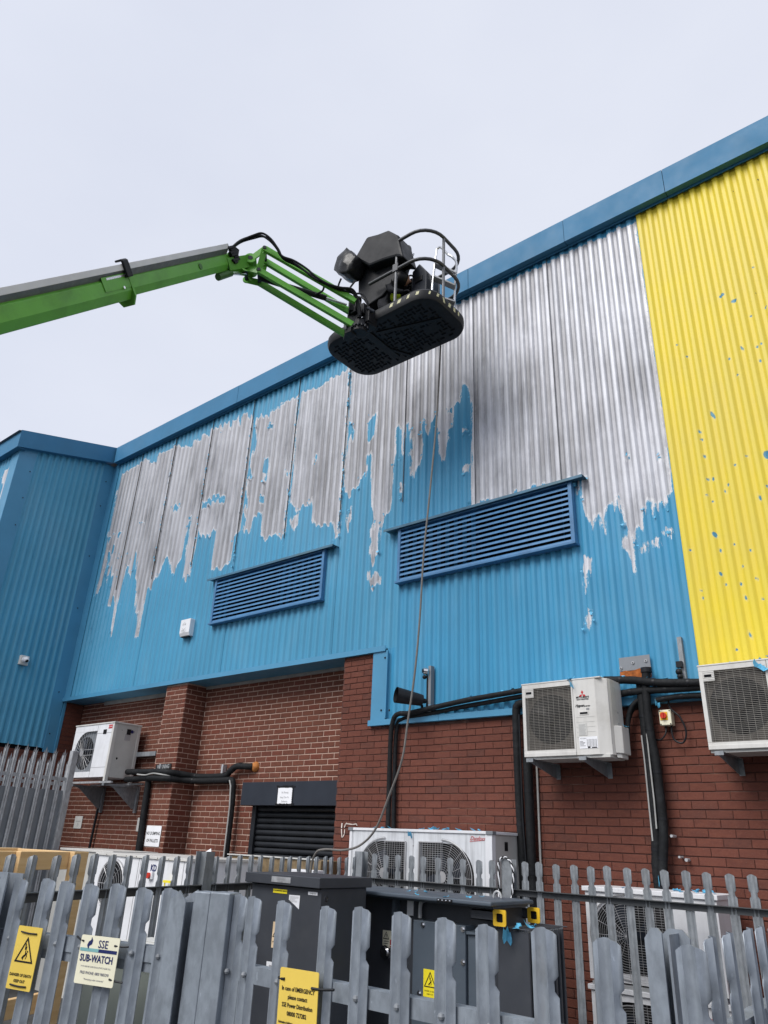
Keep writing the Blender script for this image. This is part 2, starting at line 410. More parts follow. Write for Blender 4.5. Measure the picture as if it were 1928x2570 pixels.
# peel outlines in wall coordinates (x, height), chips as (x, height, half width, half height)
PEEL_POS=[[(-13.42,7.05),(-13.26,7.07),(-13.12,7.10),(-13.02,7.10),(-12.84,7.12),(-12.67,7.16),(-12.55,7.17),(-12.35,7.00),(-12.16,6.96),(-12.12,7.13),(-11.92,7.12),(-11.71,7.10),(-11.59,7.15),(-11.48,7.12),(-11.27,7.00),(-11.20,7.02),(-11.06,6.97),(-10.96,6.92),(-10.93,7.04),(-10.81,7.04),(-10.72,6.96),(-10.68,7.10),(-10.61,7.09),(-10.46,6.98),(-10.43,7.14),(-10.36,7.11),(-10.29,7.13),(-10.20,7.09),(-10.13,7.14),(-10.04,6.97),(-10.02,7.13),(-9.90,7.07),(-9.87,7.10),(-9.80,6.92),(-9.78,7.11),(-9.63,7.08),(-9.62,7.15),(-9.55,6.93),(-9.51,7.11),(-9.48,7.15),(-9.36,7.11),(-9.29,6.96),(-9.23,7.00),(-9.19,7.01),(-9.15,6.23),(-9.13,5.62),(-9.13,5.11),(-9.15,4.74),(-9.18,4.65),(-9.26,4.55),(-9.29,4.13),(-9.60,4.13),(-9.75,4.16),(-9.78,4.57),(-9.81,4.93),(-9.96,4.77),(-10.22,4.86),(-10.29,5.08),(-10.33,4.82),(-10.36,4.44),(-10.36,4.07),(-10.54,4.10),(-10.60,4.43),(-10.62,5.32),(-10.66,5.10),(-10.70,4.55),(-10.80,4.44),(-10.85,4.25),(-10.92,4.24),(-11.06,4.57),(-11.15,4.64),(-11.26,4.56),(-11.35,4.32),(-11.41,4.26),(-11.50,4.12),(-11.63,4.11),(-11.67,3.69),(-11.63,3.23),(-11.74,3.25),(-11.80,3.68),(-11.90,3.73),(-11.96,4.13),(-12.03,4.25),(-12.20,4.62),(-12.36,4.86),(-12.48,4.78),(-12.54,4.34),(-12.59,3.98),(-12.55,3.41),(-12.59,3.41),(-12.66,4.02),(-12.93,4.20),(-12.91,4.41),(-13.17,4.88),(-13.28,4.65),(-13.31,4.32),(-13.49,4.30),(-13.49,4.57),(-13.47,4.76),(-13.46,5.16),(-13.50,5.62),(-13.49,6.05),(-13.51,6.64)],[(-9.08,6.89),(-8.97,6.88),(-8.97,6.96),(-8.90,6.85),(-8.83,6.89),(-8.73,6.82),(-8.69,6.91),(-8.59,6.88),(-8.49,6.91),(-8.45,7.00),(-8.34,6.93),(-8.76,6.92),(-8.52,6.93),(-8.44,6.97),(-8.24,6.96),(-8.02,6.98),(-8.01,6.46),(-7.98,5.97),(-8.00,5.50),(-8.00,5.05),(-8.01,4.83),(-8.01,4.45),(-8.07,4.35),(-8.26,4.39),(-8.47,4.39),(-8.55,4.49),(-8.63,4.90),(-8.80,4.93),(-8.83,4.84),(-8.87,4.61),(-9.05,4.65),(-9.03,4.89),(-9.11,5.01),(-9.01,5.14),(-9.10,5.42),(-9.10,5.64),(-8.99,5.68),(-9.09,5.88),(-9.08,6.04),(-9.00,6.39),(-9.08,6.69)],[(-7.96,6.98),(-7.83,6.99),(-7.71,6.98),(-7.53,6.93),(-7.42,6.95),(-7.25,7.01),(-7.07,7.00),(-6.97,7.02),(-6.86,7.02),(-6.82,6.62),(-6.81,6.03),(-6.81,5.47),(-6.83,5.04),(-6.83,4.67),(-6.83,4.06),(-6.90,4.06),(-6.96,4.29),(-7.05,4.32),(-7.21,4.31),(-7.31,4.30),(-7.41,4.46),(-7.44,4.68),(-7.49,4.84),(-7.53,4.78),(-7.63,4.78),(-7.70,4.72),(-7.81,4.77),(-7.94,4.86),(-7.97,5.04),(-7.95,5.43),(-7.96,5.96),(-7.99,6.45)],[(-6.92,7.03),(-6.79,7.22),(-6.63,7.49),(-5.20,7.30),(-2.05,7.24),(-2.04,5.00),(-2.03,4.32),(-2.06,3.73),(-2.06,3.51),(-2.11,3.46),(-2.15,3.29),(-2.17,3.36),(-2.21,3.37),(-2.27,3.18),(-2.28,3.22),(-2.29,3.37),(-2.33,3.41),(-2.37,3.33),(-2.42,3.09),(-2.44,3.19),(-2.49,3.18),(-2.51,3.02),(-2.54,2.70),(-2.59,2.87),(-2.64,2.90),(-2.63,3.02),(-2.56,3.12),(-2.59,3.25),(-2.63,3.42),(-2.64,3.52),(-2.68,3.34),(-2.71,3.44),(-2.77,3.46),(-2.81,3.33),(-2.81,3.14),(-2.86,3.23),(-2.87,3.37),(-2.91,3.38),(-2.96,3.16),(-2.97,3.30),(-3.02,3.40),(-3.05,3.60),(-3.04,3.79),(-2.98,3.89),(-3.67,3.96),(-4.53,3.94),(-4.53,3.96),(-4.52,4.50),(-4.50,4.96),(-4.49,5.45),(-4.51,5.55),(-4.57,5.76),(-4.66,5.82),(-4.70,5.60),(-4.75,5.57),(-4.81,5.49),(-4.83,5.22),(-4.90,5.20),(-4.88,5.04),(-4.93,4.86),(-4.97,4.78),(-5.04,4.95),(-5.05,5.20),(-5.09,5.34),(-5.07,5.54),(-5.11,5.52),(-5.18,5.45),(-5.23,5.26),(-5.27,5.38),(-5.27,5.53),(-5.34,5.50),(-5.35,5.30),(-5.32,5.14),(-5.33,4.94),(-5.41,4.77),(-5.47,4.59),(-5.53,4.83),(-5.51,4.95),(-5.55,5.06),(-5.50,5.15),(-5.53,5.34),(-5.52,5.44),(-5.61,5.52),(-5.65,5.48),(-5.66,5.00),(-5.70,5.01),(-5.71,5.50),(-5.75,5.56),(-5.81,5.46),(-5.80,5.04),(-5.84,4.95),(-5.84,4.65),(-5.86,4.26),(-5.95,4.22),(-6.01,4.09),(-6.06,3.86),(-6.06,3.65),(-6.14,3.53),(-6.21,3.64),(-6.17,3.77),(-6.21,3.94),(-6.14,4.10),(-6.18,4.20),(-6.24,4.56),(-6.27,4.88),(-6.27,5.19),(-6.33,5.29),(-6.38,5.22),(-6.33,5.05),(-6.36,4.93),(-6.46,4.88),(-6.50,4.76),(-6.62,4.72),(-6.74,4.70),(-6.79,4.79),(-6.81,5.04),(-6.80,5.41),(-6.76,5.57),(-6.72,5.66),(-6.68,5.73),(-6.66,5.86),(-6.71,5.91),(-6.78,5.93),(-6.79,6.31),(-6.80,6.95)],[(-7.90,4.53),(-7.81,4.67),(-7.74,4.68),(-7.74,4.51),(-7.81,4.37)],[(-6.67,4.45),(-6.60,4.44),(-6.59,4.21),(-6.65,4.16),(-6.69,4.25)],[(-6.22,3.32),(-6.12,3.39),(-5.99,3.32),(-6.00,3.23),(-6.12,3.15),(-6.20,3.23)],[(-5.71,4.55),(-5.65,4.53),(-5.65,4.40),(-5.71,4.42)],[(-4.66,5.07),(-4.58,5.08),(-4.59,5.04),(-4.65,5.04)],[(-4.65,4.49),(-4.57,4.54),(-4.59,4.43),(-4.62,4.41)],[(-3.10,2.90),(-3.01,2.89),(-3.02,2.76),(-3.06,2.71),(-3.07,2.54),(-3.10,2.54),(-3.10,2.76)],[(-3.12,2.28),(-3.09,2.31),(-3.04,2.28),(-3.05,2.19),(-3.08,2.11),(-3.13,2.17)],[(-2.45,2.94),(-2.38,2.94),(-2.40,2.84),(-2.45,2.89)],[(-2.32,2.93),(-2.25,2.93),(-2.26,2.82),(-2.31,2.86)],[(-2.21,3.04),(-2.19,3.04),(-2.20,2.99)],[(-2.16,3.08),(-2.12,3.07),(-2.13,2.96),(-2.15,2.99)],[(-3.10,3.83),(-3.07,3.82),(-3.08,3.70),(-3.11,3.72)]]
PEEL_NEG=[[(-10.36,5.60),(-10.18,5.55),(-9.90,5.57),(-9.68,5.55),(-9.68,5.41),(-9.92,5.45),(-10.13,5.43),(-10.33,5.45)],[(-8.74,6.66),(-8.63,6.60),(-8.65,6.51),(-8.72,6.56)],[(-8.71,5.92),(-8.63,5.93),(-8.58,5.75),(-8.60,5.47),(-8.68,5.49),(-8.64,5.64),(-8.73,5.67)],[(-8.72,5.22),(-8.64,5.21),(-8.61,5.09),(-8.68,5.08)],[(-11.26,5.70),(-11.01,5.67),(-11.10,5.60),(-11.23,5.51)],[(-12.31,5.60),(-12.20,5.57),(-12.21,5.47),(-12.29,5.51)],[(-13.47,5.54),(-13.14,5.58),(-12.92,5.56),(-13.07,5.38),(-13.38,5.37)],[(-13.38,4.92),(-13.12,4.91),(-13.15,4.81),(-13.27,4.72)],[(-6.37,5.82),(-6.33,5.91),(-6.19,5.89),(-6.23,5.55),(-6.29,5.49),(-6.37,5.54)],[(-7.49,5.60),(-7.41,5.57),(-7.42,5.48),(-7.49,5.52)],[(-8.73,6.66),(-8.63,6.60),(-8.63,6.51),(-8.72,6.54)],[(-8.13,5.54),(-8.08,5.52),(-8.09,5.46),(-8.12,5.48)],[(-4.88,5.54),(-4.82,5.54),(-4.83,5.45),(-4.88,5.46)],[(-8.72,5.18),(-8.62,5.20),(-8.62,5.07),(-8.71,5.10)],[(-2.49,4.05),(-2.47,4.04),(-2.47,4.01),(-2.49,4.02)],[(-2.15,3.91),(-2.12,3.90),(-2.13,3.86),(-2.15,3.88)]]
PEEL_FRONT=[[(-14.10,6.57),(-14.06,6.58),(-14.05,6.34),(-14.03,6.12),(-14.01,5.84),(-14.07,5.72),(-14.15,5.78),(-14.21,6.04),(-14.16,5.88),(-14.32,6.35),(-14.40,6.42),(-14.36,6.54),(-14.19,6.54)]]
CHIPS=[(-1.56, 4.264, 0.012, 0.044), (-1.708, 4.083, 0.008, 0.02), (-1.703, 3.984, 0.004, 0.016), (-1.702, 3.788, 0.006, 0.021), (-1.145, 3.647, 0.023, 0.04), (-1.315, 3.66, 0.009, 0.008), (-1.434, 3.602, 0.004, 0.015), (-1.652, 3.508, 0.009, 0.02), (-1.706, 3.517, 0.005, 0.015), (-1.524, 3.401, 0.009, 0.014), (-1.561, 3.345, 0.009, 0.018), (-1.267, 3.208, 0.008, 0.029), (-1.735, 3.335, 0.007, 0.008), (-1.693, 3.261, 0.005, 0.012), (-1.727, 2.922, 0.014, 0.027), (-1.697, 2.743, 0.009, 0.019), (-1.43, 2.679, 0.006, 0.007), (-1.522, 2.534, 0.008, 0.005), (-1.728, 2.504, 0.007, 0.017), (-1.425, 2.402, 0.008, 0.016), (-1.697, 2.389, 0.005, 0.011), (-1.564, 2.373, 0.006, 0.016), (-1.928, 2.37, 0.009, 0.009), (-1.924, 2.294, 0.008, 0.014), (-1.545, 2.241, 0.009, 0.022), (-1.404, 2.193, 0.005, 0.012), (-1.562, 1.896, 0.007, 0.026), (-1.698, 1.762, 0.004, 0.007), (-1.972, 2.798, 0.003, 0.008), (-1.565, 2.771, 0.004, 0.005), (-1.187, 3.29, 0.005, 0.014), (-1.268, 5.66, 0.024, 0.018), (-1.162, 5.541, 0.022, 0.02), (-0.869, 5.297, 0.01, 0.009), (-1.164, 4.924, 0.006, 0.026), (-1.027, 4.867, 0.01, 0.015), (-0.98, 4.867, 0.01, 0.008), (-1.025, 4.693, 0.005, 0.018), (-1.303, 4.836, 0.004, 0.015), (-1.252, 4.594, 0.009, 0.005), (-1.799, 5.24, 0.005, 0.009), (-1.71, 5.037, 0.003, 0.009), (-0.902, 5.867, 0.004, 0.006), (-1.022, 5.262, 0.004, 0.004)]
# ---------------------------------------------------------------- setting
g = MB().box((-400, -400, GZ - .3), (400, 400, GZ)); solo('ground', g, 'asphalt', 'grey yard ground', None, kind='structure')
bpy.data.objects['ground'].pop('label', None)

# ---------------------------------------------------------------- warehouse
WX0, WX1 = -13.85, 2.6
wh = root('warehouse', 'blue and yellow corrugated warehouse with peeling paint above red brick walls', 'building', (-5.6, 7.5, GZ))
SHEET = 1.18; RIB = SHEET / 9
def sdf_polys(P, polys):
    d = np.full(len(P), 9.0); ins = np.zeros(len(P), bool)
    for poly in polys:
        q = np.array(poly); lo = q.min(0) - .25; hi = q.max(0) + .25
        m = np.where((P[:, 0] > lo[0]) & (P[:, 0] < hi[0]) & (P[:, 1] > lo[1]) & (P[:, 1] < hi[1]))[0]
        if not len(m): continue
        p = P[m]; a = q; b = np.roll(q, -1, 0); dd = np.full(len(p), 9.0); c = np.zeros(len(p), bool)
        for i in range(len(a)):
            e = b[i] - a[i]; wv = p - a[i]; L2 = max(e @ e, 1e-9)
            t = np.clip((wv @ e) / L2, 0, 1); r = wv - t[:, None] * e; dd = np.minimum(dd, np.hypot(r[:, 0], r[:, 1]))
            cond = (a[i, 1] > p[:, 1]) != (b[i, 1] > p[:, 1])
            xi = a[i, 0] + (p[:, 1] - a[i, 1]) / (e[1] if abs(e[1]) > 1e-9 else 1e-9) * e[0]
            c ^= cond & (p[:, 0] < xi)
        sd = np.where(c, dd, -dd); d[m] = np.where(d[m] > 8, sd, np.maximum(d[m], sd))
    return np.where(d > 8, -.3, d)
PROF = [(0, 0), (.018, 0), (.038, 0), (.057, 0), (.067, -1), (.084, -1), (.102, -1), (.120, -1), (.1311, 0)]
def sheet(name, x0, x1, z0, ztop, mat, parent, place, ph, yoff, dz=.035, depth=.025, peel=None, extra=0):
    """one profiled metal sheet in wall coordinates; place(u, out, z) gives the point; ztop is a number or a function of u"""
    xs = []; ys = []
    k = math.floor((x0 - ph) / RIB) - 1
    while ph + k * RIB < x1:
        for a, b in PROF[:-1]:
            x = ph + k * RIB + a
            if x0 < x < x1: xs.append(x); ys.append(b * depth)
        k += 1
    def yo(x):
        u = (x - ph) % RIB
        for (a, b), (c, d) in zip(PROF, PROF[1:]):
            if a <= u <= c: return (b + (d - b) * (u - a) / max(c - a, 1e-6)) * depth
        return 0
    xs = [x0] + xs + [x1]; ys = [yo(x0 + 1e-5)] + ys + [yo(x1 - 1e-5)]
    zt = np.array([ztop(x) if callable(ztop) else ztop for x in xs]); nz_ = max(2, int((zt.max() - z0) / dz))
    t = np.linspace(0, 1, nz_ + 1); xs = np.array(xs); ys = np.array(ys)
    ZZ = z0 + (zt[None, :] - z0) * t[:, None]; XX = np.repeat(xs[None, :], nz_ + 1, 0); YY = np.repeat(ys[None, :], nz_ + 1, 0) + yoff
    n = len(xs)
    co = place(XX.ravel(), YY.ravel(), ZZ.ravel())
    i = np.arange(nz_)[:, None] * n + np.arange(n - 1)[None, :]
    quads = np.stack([i, i + 1, i + 1 + n, i + n], -1).reshape(-1, 4)
    me = bpy.data.meshes.new(name); me.vertices.add(len(co)); me.vertices.foreach_set('co', co.astype(np.float32).ravel())
    me.loops.add(quads.size); me.loops.foreach_set('vertex_index', quads.ravel().astype(np.int32))
    me.polygons.add(len(quads)); me.polygons.foreach_set('loop_start', np.arange(0, quads.size, 4, dtype=np.int32))
    me.update(calc_edges=True)
    P = np.stack([XX.ravel(), ZZ.ravel()], 1)
    sd = peel(P) if peel else np.full(len(P), -.3)
    at = me.attributes.new('peel', 'FLOAT', 'POINT'); at.data.foreach_set('value', sd.astype(np.float32))
    cw = me.attributes.new('crown', 'FLOAT', 'POINT'); cw.data.foreach_set('value', np.clip(-(YY.ravel() - yoff) / depth, 0, 1).astype(np.float32))
    me.materials.append(MATS[mat])
    return part(name, me, mat, parent)
def main_place(x, o, z): return np.stack([x, 7.1 + .0 + o, z], 1)
RJ = np.random.default_rng(3).uniform(-1, 1, 4000)
def blue_peel(P):
    k = np.floor((P[:, 0] - PH) / (RIB / 2)).astype(int) + 600
    amp = np.where((P[:, 0] < -12.1) & (P[:, 1] < 5.6), .34, .06) * np.clip((7.0 - P[:, 1]) / .4, .25, 1)
    P = P + np.stack([np.zeros(len(P)), RJ[k % 4000] * amp], 1)
    a = sdf_polys(P, PEEL_POS); b = sdf_polys(P, PEEL_NEG); return np.minimum(a, -b)
def yellow_peel(P):
    d = np.full(len(P), -.2)
    for (cx, cz, rx, rz_) in CHIPS:
        rx = max(rx, .009) * 1.4; rz_ = max(rz_, .012) * 1.2
        cx += rx * .6; cz -= rz_
        u = (P[:, 0] - cx + .25 * (P[:, 1] - cz)) / rx; v = (P[:, 1] - cz) / rz_
        q = np.hypot(u, v); d = np.maximum(d, (1 - q) * min(rx, rz_))
    return d
PH = -2.139 - .0925
ZT = 7.36
joints = [-13.62] + [-12.725 + SHEET * k for k in range(10)]        # sheet laps
joints = [j for j in joints if j < -2.2] + [-2.04]
for i, (a, b) in enumerate(zip(joints, joints[1:])):
    z0 = 2.27 if b < -5.6 else 1.36
    sheet('cladding_sheet', a - (.012 if i else 0), b + .012, z0, ZT, 'faded_cladding' if b < -5.6 else 'blue_cladding', wh, main_place, PH, -.006 * (i % 2), peel=blue_peel)
for j in joints[1:-1]:
    if j < -2.2: part('lap_seam', MB().box((j - .0022, 7.071, 4.3 if j < -5.6 else 3.95), (j + .0018, 7.098, 7.33)), 'coil_brown' if j < -6 else 'post_grey', wh)
sheet('cladding_sheet', -5.80, -5.66, 1.36, 2.275, 'blue_cladding', wh, main_place, PH, -.001, peel=blue_peel)
yj = [-2.04, -0.86, .32, 1.5, WX1]
for i, (a, b) in enumerate(zip(yj, yj[1:])):
    sheet('cladding_sheet', a, b + .012, 1.36, ZT, 'yellow_cladding', wh, main_place, PH, -.007 - .0035 * (i % 2), dz=.016 if a < -.8 else .2, peel=yellow_peel if a < -.8 else None)
# return wall (faces +X) and front wall of the projecting block
vz = lambda y: 6.84 + (y - 4.95) * .262                            # underside of the sloping verge
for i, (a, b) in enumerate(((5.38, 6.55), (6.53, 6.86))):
    sheet('cladding_sheet', a, b, 1.37, lambda u: vz(u) + .06, 'skylit_cladding', wh, lambda x, o, z: np.stack([-13.85 - o, x, z], 1), 5.535 - .0925, -.003 * (i % 2), dz=.3)
for i, (a, b) in enumerate(((-16.5, -15.3), (-15.3, -14.12))):
    sheet('cladding_sheet', a, b, 1.37, 6.9, 'blue_cladding', wh, lambda x, o, z: np.stack([x, 5.1 + o, z], 1), -14.0, -.003 * (i % 2), peel=lambda P: sdf_polys(P, PEEL_FRONT), dz=.05)
# flat corner flashings
part('corner_flashing', MB().box((-13.86, 7.078, 2.25), (-13.6, 7.084, ZT)), 'blue_flashing', wh)
part('corner_flashing', MB().box((-13.824, 6.84, 1.36), (-13.818, 7.080, 7.34)), 'blue_flashing', wh)
part('corner_flashing', MB().box((-13.818, 6.88, 1.30), (-13.808, 7.10, 1.98)).box((-13.822, 7.09, 1.30), (-13.79, 7.14, 2.24)), 'blue_flashing', wh)
part('corner_flashing', MB().box((-13.815, 5.064, 1.3), (-13.809, 5.40, 6.95)).box((-14.12, 5.062, 1.3), (-13.815, 5.068, 6.9)), 'blue_flashing', wh)
part('corner_flashing', MB().box((-6.03, 7.060, 1.36), (-5.79, 7.066, 2.25)).box((-5.80, 7.04, 1.40), (-5.775, 7.07, 2.22)), 'blue_flashing', wh)
# drip flashings and soffit of the upper cladding
part('drip_flashing', MB().box((-13.83, 7.045, 2.235), (-8.6, 7.052, 2.305)), 'blue_flashing', wh)
part('drip_flashing', MB().box((-8.6, 7.042, 2.235), (-6.1, 7.049, 2.305)), 'blue_flashing', wh)
part('drip_flashing', MB().box((-6.1, 7.038, 2.235), (-5.82, 7.045, 2.305)), 'blue_flashing', wh)
part('soffit', MB().box((-13.80, 7.052, 2.237), (-6.04, 7.50, 2.245)), 'blue_flashing', wh)
for a, b in ((-6.05, -4.98), (-4.98, -2.1), (-2.1, .4), (.4, WX1)):
    part('drip_flashing', MB().box((a, 7.035, 1.318), (b - .004, 7.043, 1.385)).box((a, 7.043, 1.318), (b - .004, 7.10, 1.326)), 'blue_flashing', wh)
# fascia panels: front face, soffit, back edge
fj = [-13.66, -11.93, -9.56, -6.62, -4.46, -2.95, -1.62, 1.0, WX1]
def fascia_mesh(a, b, y=6.95):
    m = MB(); m.box((a + .003, y, 7.345), (b - .003, y + .006, 7.718)); m.box((a + .003, y + .006, 7.345), (b - .003, 7.13, 7.352)); m.box((a + .003, 7.04, 7.315), (b - .003, 7.046, 7.345)); m.box((a + .003, y, 7.718), (b - .003, 7.5, 7.724)); return m
for i, (a, b) in enumerate(zip(fj, fj[1:])): part('fascia_panel', fascia_mesh(a, b, 6.95 - .002 * (i % 2)), 'fascia_blue', wh)
def verge(a, b, d=0):
    z = lambda y: vz(y)
    m = MB(); X = -13.70 + d
    m.add([(X, a, z(a)), (X, b, z(b)), (X, b, z(b) + .375), (X, a, z(a) + .375), (X - .006, a, z(a)), (X - .006, b, z(b)), (X - .006, b, z(b) + .375), (X - .006, a, z(a) + .375)],
          [(0, 1, 2, 3), (7, 6, 5, 4), (0, 4, 5, 1), (3, 2, 6, 7), (1, 5, 6, 2), (0, 3, 7, 4)])
    m.add([(X - .006, a, z(a)), (X - .006, b, z(b)), (-13.87, b, z(b)), (-13.87, a, z(a)), (X - .006, a, z(a) + .006), (X - .006, b, z(b) + .006), (-13.87, b, z(b) + .006), (-13.87, a, z(a) + .006)],
          [(0, 1, 2, 3), (7, 6, 5, 4), (0, 4, 5, 1), (3, 2, 6, 7)])
    m.box((-13.80, a, z(a) - .0), (-13.795, a + .001, z(a))); return m
part('fascia_panel', verge(4.95, 6.99), 'fascia_blue', wh, label='sloping blue verge panel on the projecting block')
part('fascia_panel', MB().box((-16.5, 4.95, 6.84), (-13.705, 4.956, 7.215)).box((-16.5, 4.956, 6.84), (-13.71, 5.13, 6.846)), 'fascia_blue', wh)
# building mass behind the skins
m = MB(); m.box((-13.9, 7.16, 2.25), (WX1, 7.49, 7.71)); m.box((-6.0, 7.16, 1.33), (WX1, 7.49, 2.25)); m.box((-13.9, 7.62, GZ), (WX1, 15, 7.7)); m.box((-16.5, 5.16, 1.3), (-13.9, 15, 6.85)); m.box((-16.5, 5.16, GZ), (-13.92, 15, 1.3))
part('wall_core', m, 'void_black', wh)
part('roof', MB().add([(-13.7, 4.9, 7.19), (-16.5, 4.9, 7.19), (-16.5, 16, 9.9), (-13.7, 16, 9.9)], [(0, 1, 2, 3)]).add([(-13.7, 7.0, 7.724), (WX1, 7.0, 7.724), (WX1, 16, 9.95), (-13.7, 16, 9.95)], [(0, 1, 2, 3)]), 'roof_grey', wh)
# fixing screws
m = MB()
def screw(p, n, r=.0135):
    p = Vector(p); n = Vector(n); m.tube([p, p + n * .006], r, 6); m.tube([p + n * .006, p + n * .013], r * .6, 6)
for z in (7.012, 5.51, 3.895, 2.372):
    x = -2.139; k = 0
    while x > -13.6:
        lv = (-9.6 < x < -6.9 or -5.75 < x < -3.0) and 3.0 < z < 3.95
        if not lv: screw((x + random.uniform(-.01, .01), 7.096, z + random.uniform(-.012, .012)), (0, -1, 0))
        if k % 5 == 4 and not lv: screw((x - .131, 7.096, z), (0, -1, 0))
        x -= 2 * RIB; k += 1
    x = -2.005
    while x < 2.4: screw((x, 7.09, z - .005), (0, -1, 0)); x += .268
for z in (5.715, 3.85, 2.595, 1.625):
    for y in (5.535, 5.80, 6.067, 6.335, 6.47, 6.735): screw((-13.846, y, z), (1, 0, 0))
for z in (6.48, 5.9, 5.32): screw((-13.81, 5.35, z), (1, 0, 0))
for z in (6.925, 6.342, 5.192, 4.07, 2.4, 1.63): screw((-13.81, 6.945, z), (1, 0, 0))
for x, z in ((-5.83, 2.15), (-5.86, 1.50), (-5.73, 1.49)): screw((x, 7.06, z), (0, -1, 0))
part('fixing_screw', m, 'charcoal_paint', wh, kind='stuff')

# louvre vents
def louvre(x0, x1, z0, z1, hx0, hx1, nb=11):
    lv = part('louvre_vent', MB().box((x0 + .04, 7.075, z0 + .03), (x1 - .04, 7.085, z1)), 'void_black', wh)
    fr = MB(); fr.box((x0, 7.0, z0), (x0 + .045, 7.09, z1)); fr.box((x1 - .045, 7.0, z0), (x1, 7.09, z1)); fr.box((x0 - .012, 6.975, z0 - .022), (x1 + .012, 7.09, z0 + .006)); fr.box((x0 + .045, 6.995, z1 - .035), (x1 - .045, 7.09, z1))
    part('frame', fr, 'louvre_blue', lv, bevel=.002)
    part('hood', MB().box((hx0, 6.955, z1 + .004), (hx1, 7.10, z1 + .012)).box((hx0, 6.955, z1 - .022), (hx1, 6.962, z1 + .004)), 'louvre_hood', lv)
    p = (z1 - .04 - z0 - .01) / nb
    me = None
    for k in range(nb):
        z = z0 + .012 + p * k
        if me is None:
            b = MB(); b.prism([(7.002, .0), (7.012, .030), (7.030, .044), (7.032, .041), (7.016, .028), (7.006, 0)], 'x', x0 + .046, x1 - .046); me = b.mesh('louvre_blade', 'louvre_blue'); finish(me, False)
        o = part('louvre_blade', me, None, lv); o.location.z = z
louvre(-5.645, -3.135, 3.11, 3.875, -5.866, -2.977); louvre(-9.49, -7.005, 3.12, 3.885, -9.66, -6.81)

# ---------------------------------------------------------------- brickwork
bk_me = None
def brick_mesh():
    m = MB(); a, b, c, e = .1075, .0515, .0325, .003
    m.add([(-a, -b + e, -c), (a, -b + e, -c), (a, -b + e, c), (-a, -b + e, c), (-a + e, -b, -c + e), (a - e, -b, -c + e), (a - e, -b, c - e), (-a + e, -b, c - e), (-a, 0, -c), (a, 0, -c), (a, 0, c), (-a, 0, c)],
          [(4, 5, 6, 7), (0, 1, 5, 4), (1, 2, 6, 5), (2, 3, 7, 6), (3, 0, 4, 7), (8, 9, 1, 0), (9, 10, 2, 1), (10, 11, 3, 2), (11, 8, 0, 3)])
    return m
BM = brick_mesh()
N_BRICK = 0
def brick_face(name, O, u, u0, u1, z0, z1, mats, lines, phase=0, ranges=None, skip=None, joint=.010, proud=.004, single=None, bond='stretcher', slab=None, rec=.0015, vj=None):
    """O: a point on the face; u: horizontal direction seen left to right; outward normal = u x z"""
    global N_BRICK
    u = Vector(u); nrm = u.cross(Vector((0, 0, 1))); O = Vector(O)
    mm = MB(); d = rec
    def P(a, z, o): p = O + u * a + nrm * o; return (p.x, p.y, z)
    rects = slab or [(u0, u1, z0, z1)]
    for (a, b, c, e) in rects:
        vs = [P(a, c, -d), P(b, c, -d), P(b, e, -d), P(a, e, -d), P(a, c, -.10), P(b, c, -.10), P(b, e, -.10), P(a, e, -.10)]
        mm.add(vs, [(0, 1, 2, 3), (7, 6, 5, 4), (0, 4, 5, 1), (3, 2, 6, 7), (1, 5, 6, 2), (0, 3, 7, 4)])
    wall = part(name, mm, mats[1], wh)
    rest = MB(); shared = {}
    ang = math.atan2(u.y, u.x)
    rot = Matrix.Rotation(ang, 4, 'Z')
    k = math.floor((z0 - lines) / .075)
    while lines + k * .075 < z1 - .01:
        za = lines + k * .075 + joint / 2; zb = za + .075 - joint
        zlo = max(za, z0); zhi = min(zb, z1)
        step = .225 if not (bond == 'english' and k % 2) else .1125
        a = u0 + phase - 3 * .225 + (.1125 if (k % 2 and bond == 'stretcher') else (.056 if k % 2 else 0))
        while a < u1:
            b0 = max(a, u0); b1 = min(a + step - (vj or joint), u1)
            a += step
            if b1 - b0 < .03 or zhi - zlo < .015: continue
            if skip and skip((b0 + b1) / 2, (zlo + zhi) / 2): continue
            Lx = b1 - b0; Lz = zhi - zlo; pr = random.uniform(-.0015, .0015) + proud - .004
            c = O + u * ((b0 + b1) / 2) + nrm * (pr - .0)
            T = Matrix.Translation((c.x, c.y, (zlo + zhi) / 2 + random.uniform(-.0012, .0012))) @ rot @ Matrix.Rotation(random.uniform(-.006, .006), 4, 'Y')
            full = abs(Lz - (.075 - joint)) < .001
            if single and full and N_BRICK < 300 and single((b0 + b1) / 2, (zlo + zhi) / 2):
                N_BRICK += 1
                key = round(Lx, 3)
                if key not in shared:
                    q = MB(Matrix.Diagonal((Lx / .215, 1, Lz / .065, 1))); q.add(BM.v, BM.f)
                    for i, p in enumerate(q.v): q.v[i] = (p[0], p[1] + .0475, p[2])
                    me = q.mesh('brick', mats[0]); finish(me, False); shared[key] = me
                o = bpy.data.objects.new('brick', shared[key]); col.objects.link(o); o.parent = wall; o.matrix_basis = T
            else:
                rest.M = T @ Matrix.Translation((0, .0475, 0)) @ Matrix.Diagonal((Lx / .215, 1, Lz / .065, 1)); rest.add(BM.v, BM.f)
        k += 1
    rest.M = Matrix.Identity(4)
    if rest.v: part('bricks', rest, mats[0], wall, kind='stuff', normals=True)
    return wall
RB = ('red_brick', 'stained_mortar'); BB = ('brown_brick', 'pale_mortar')
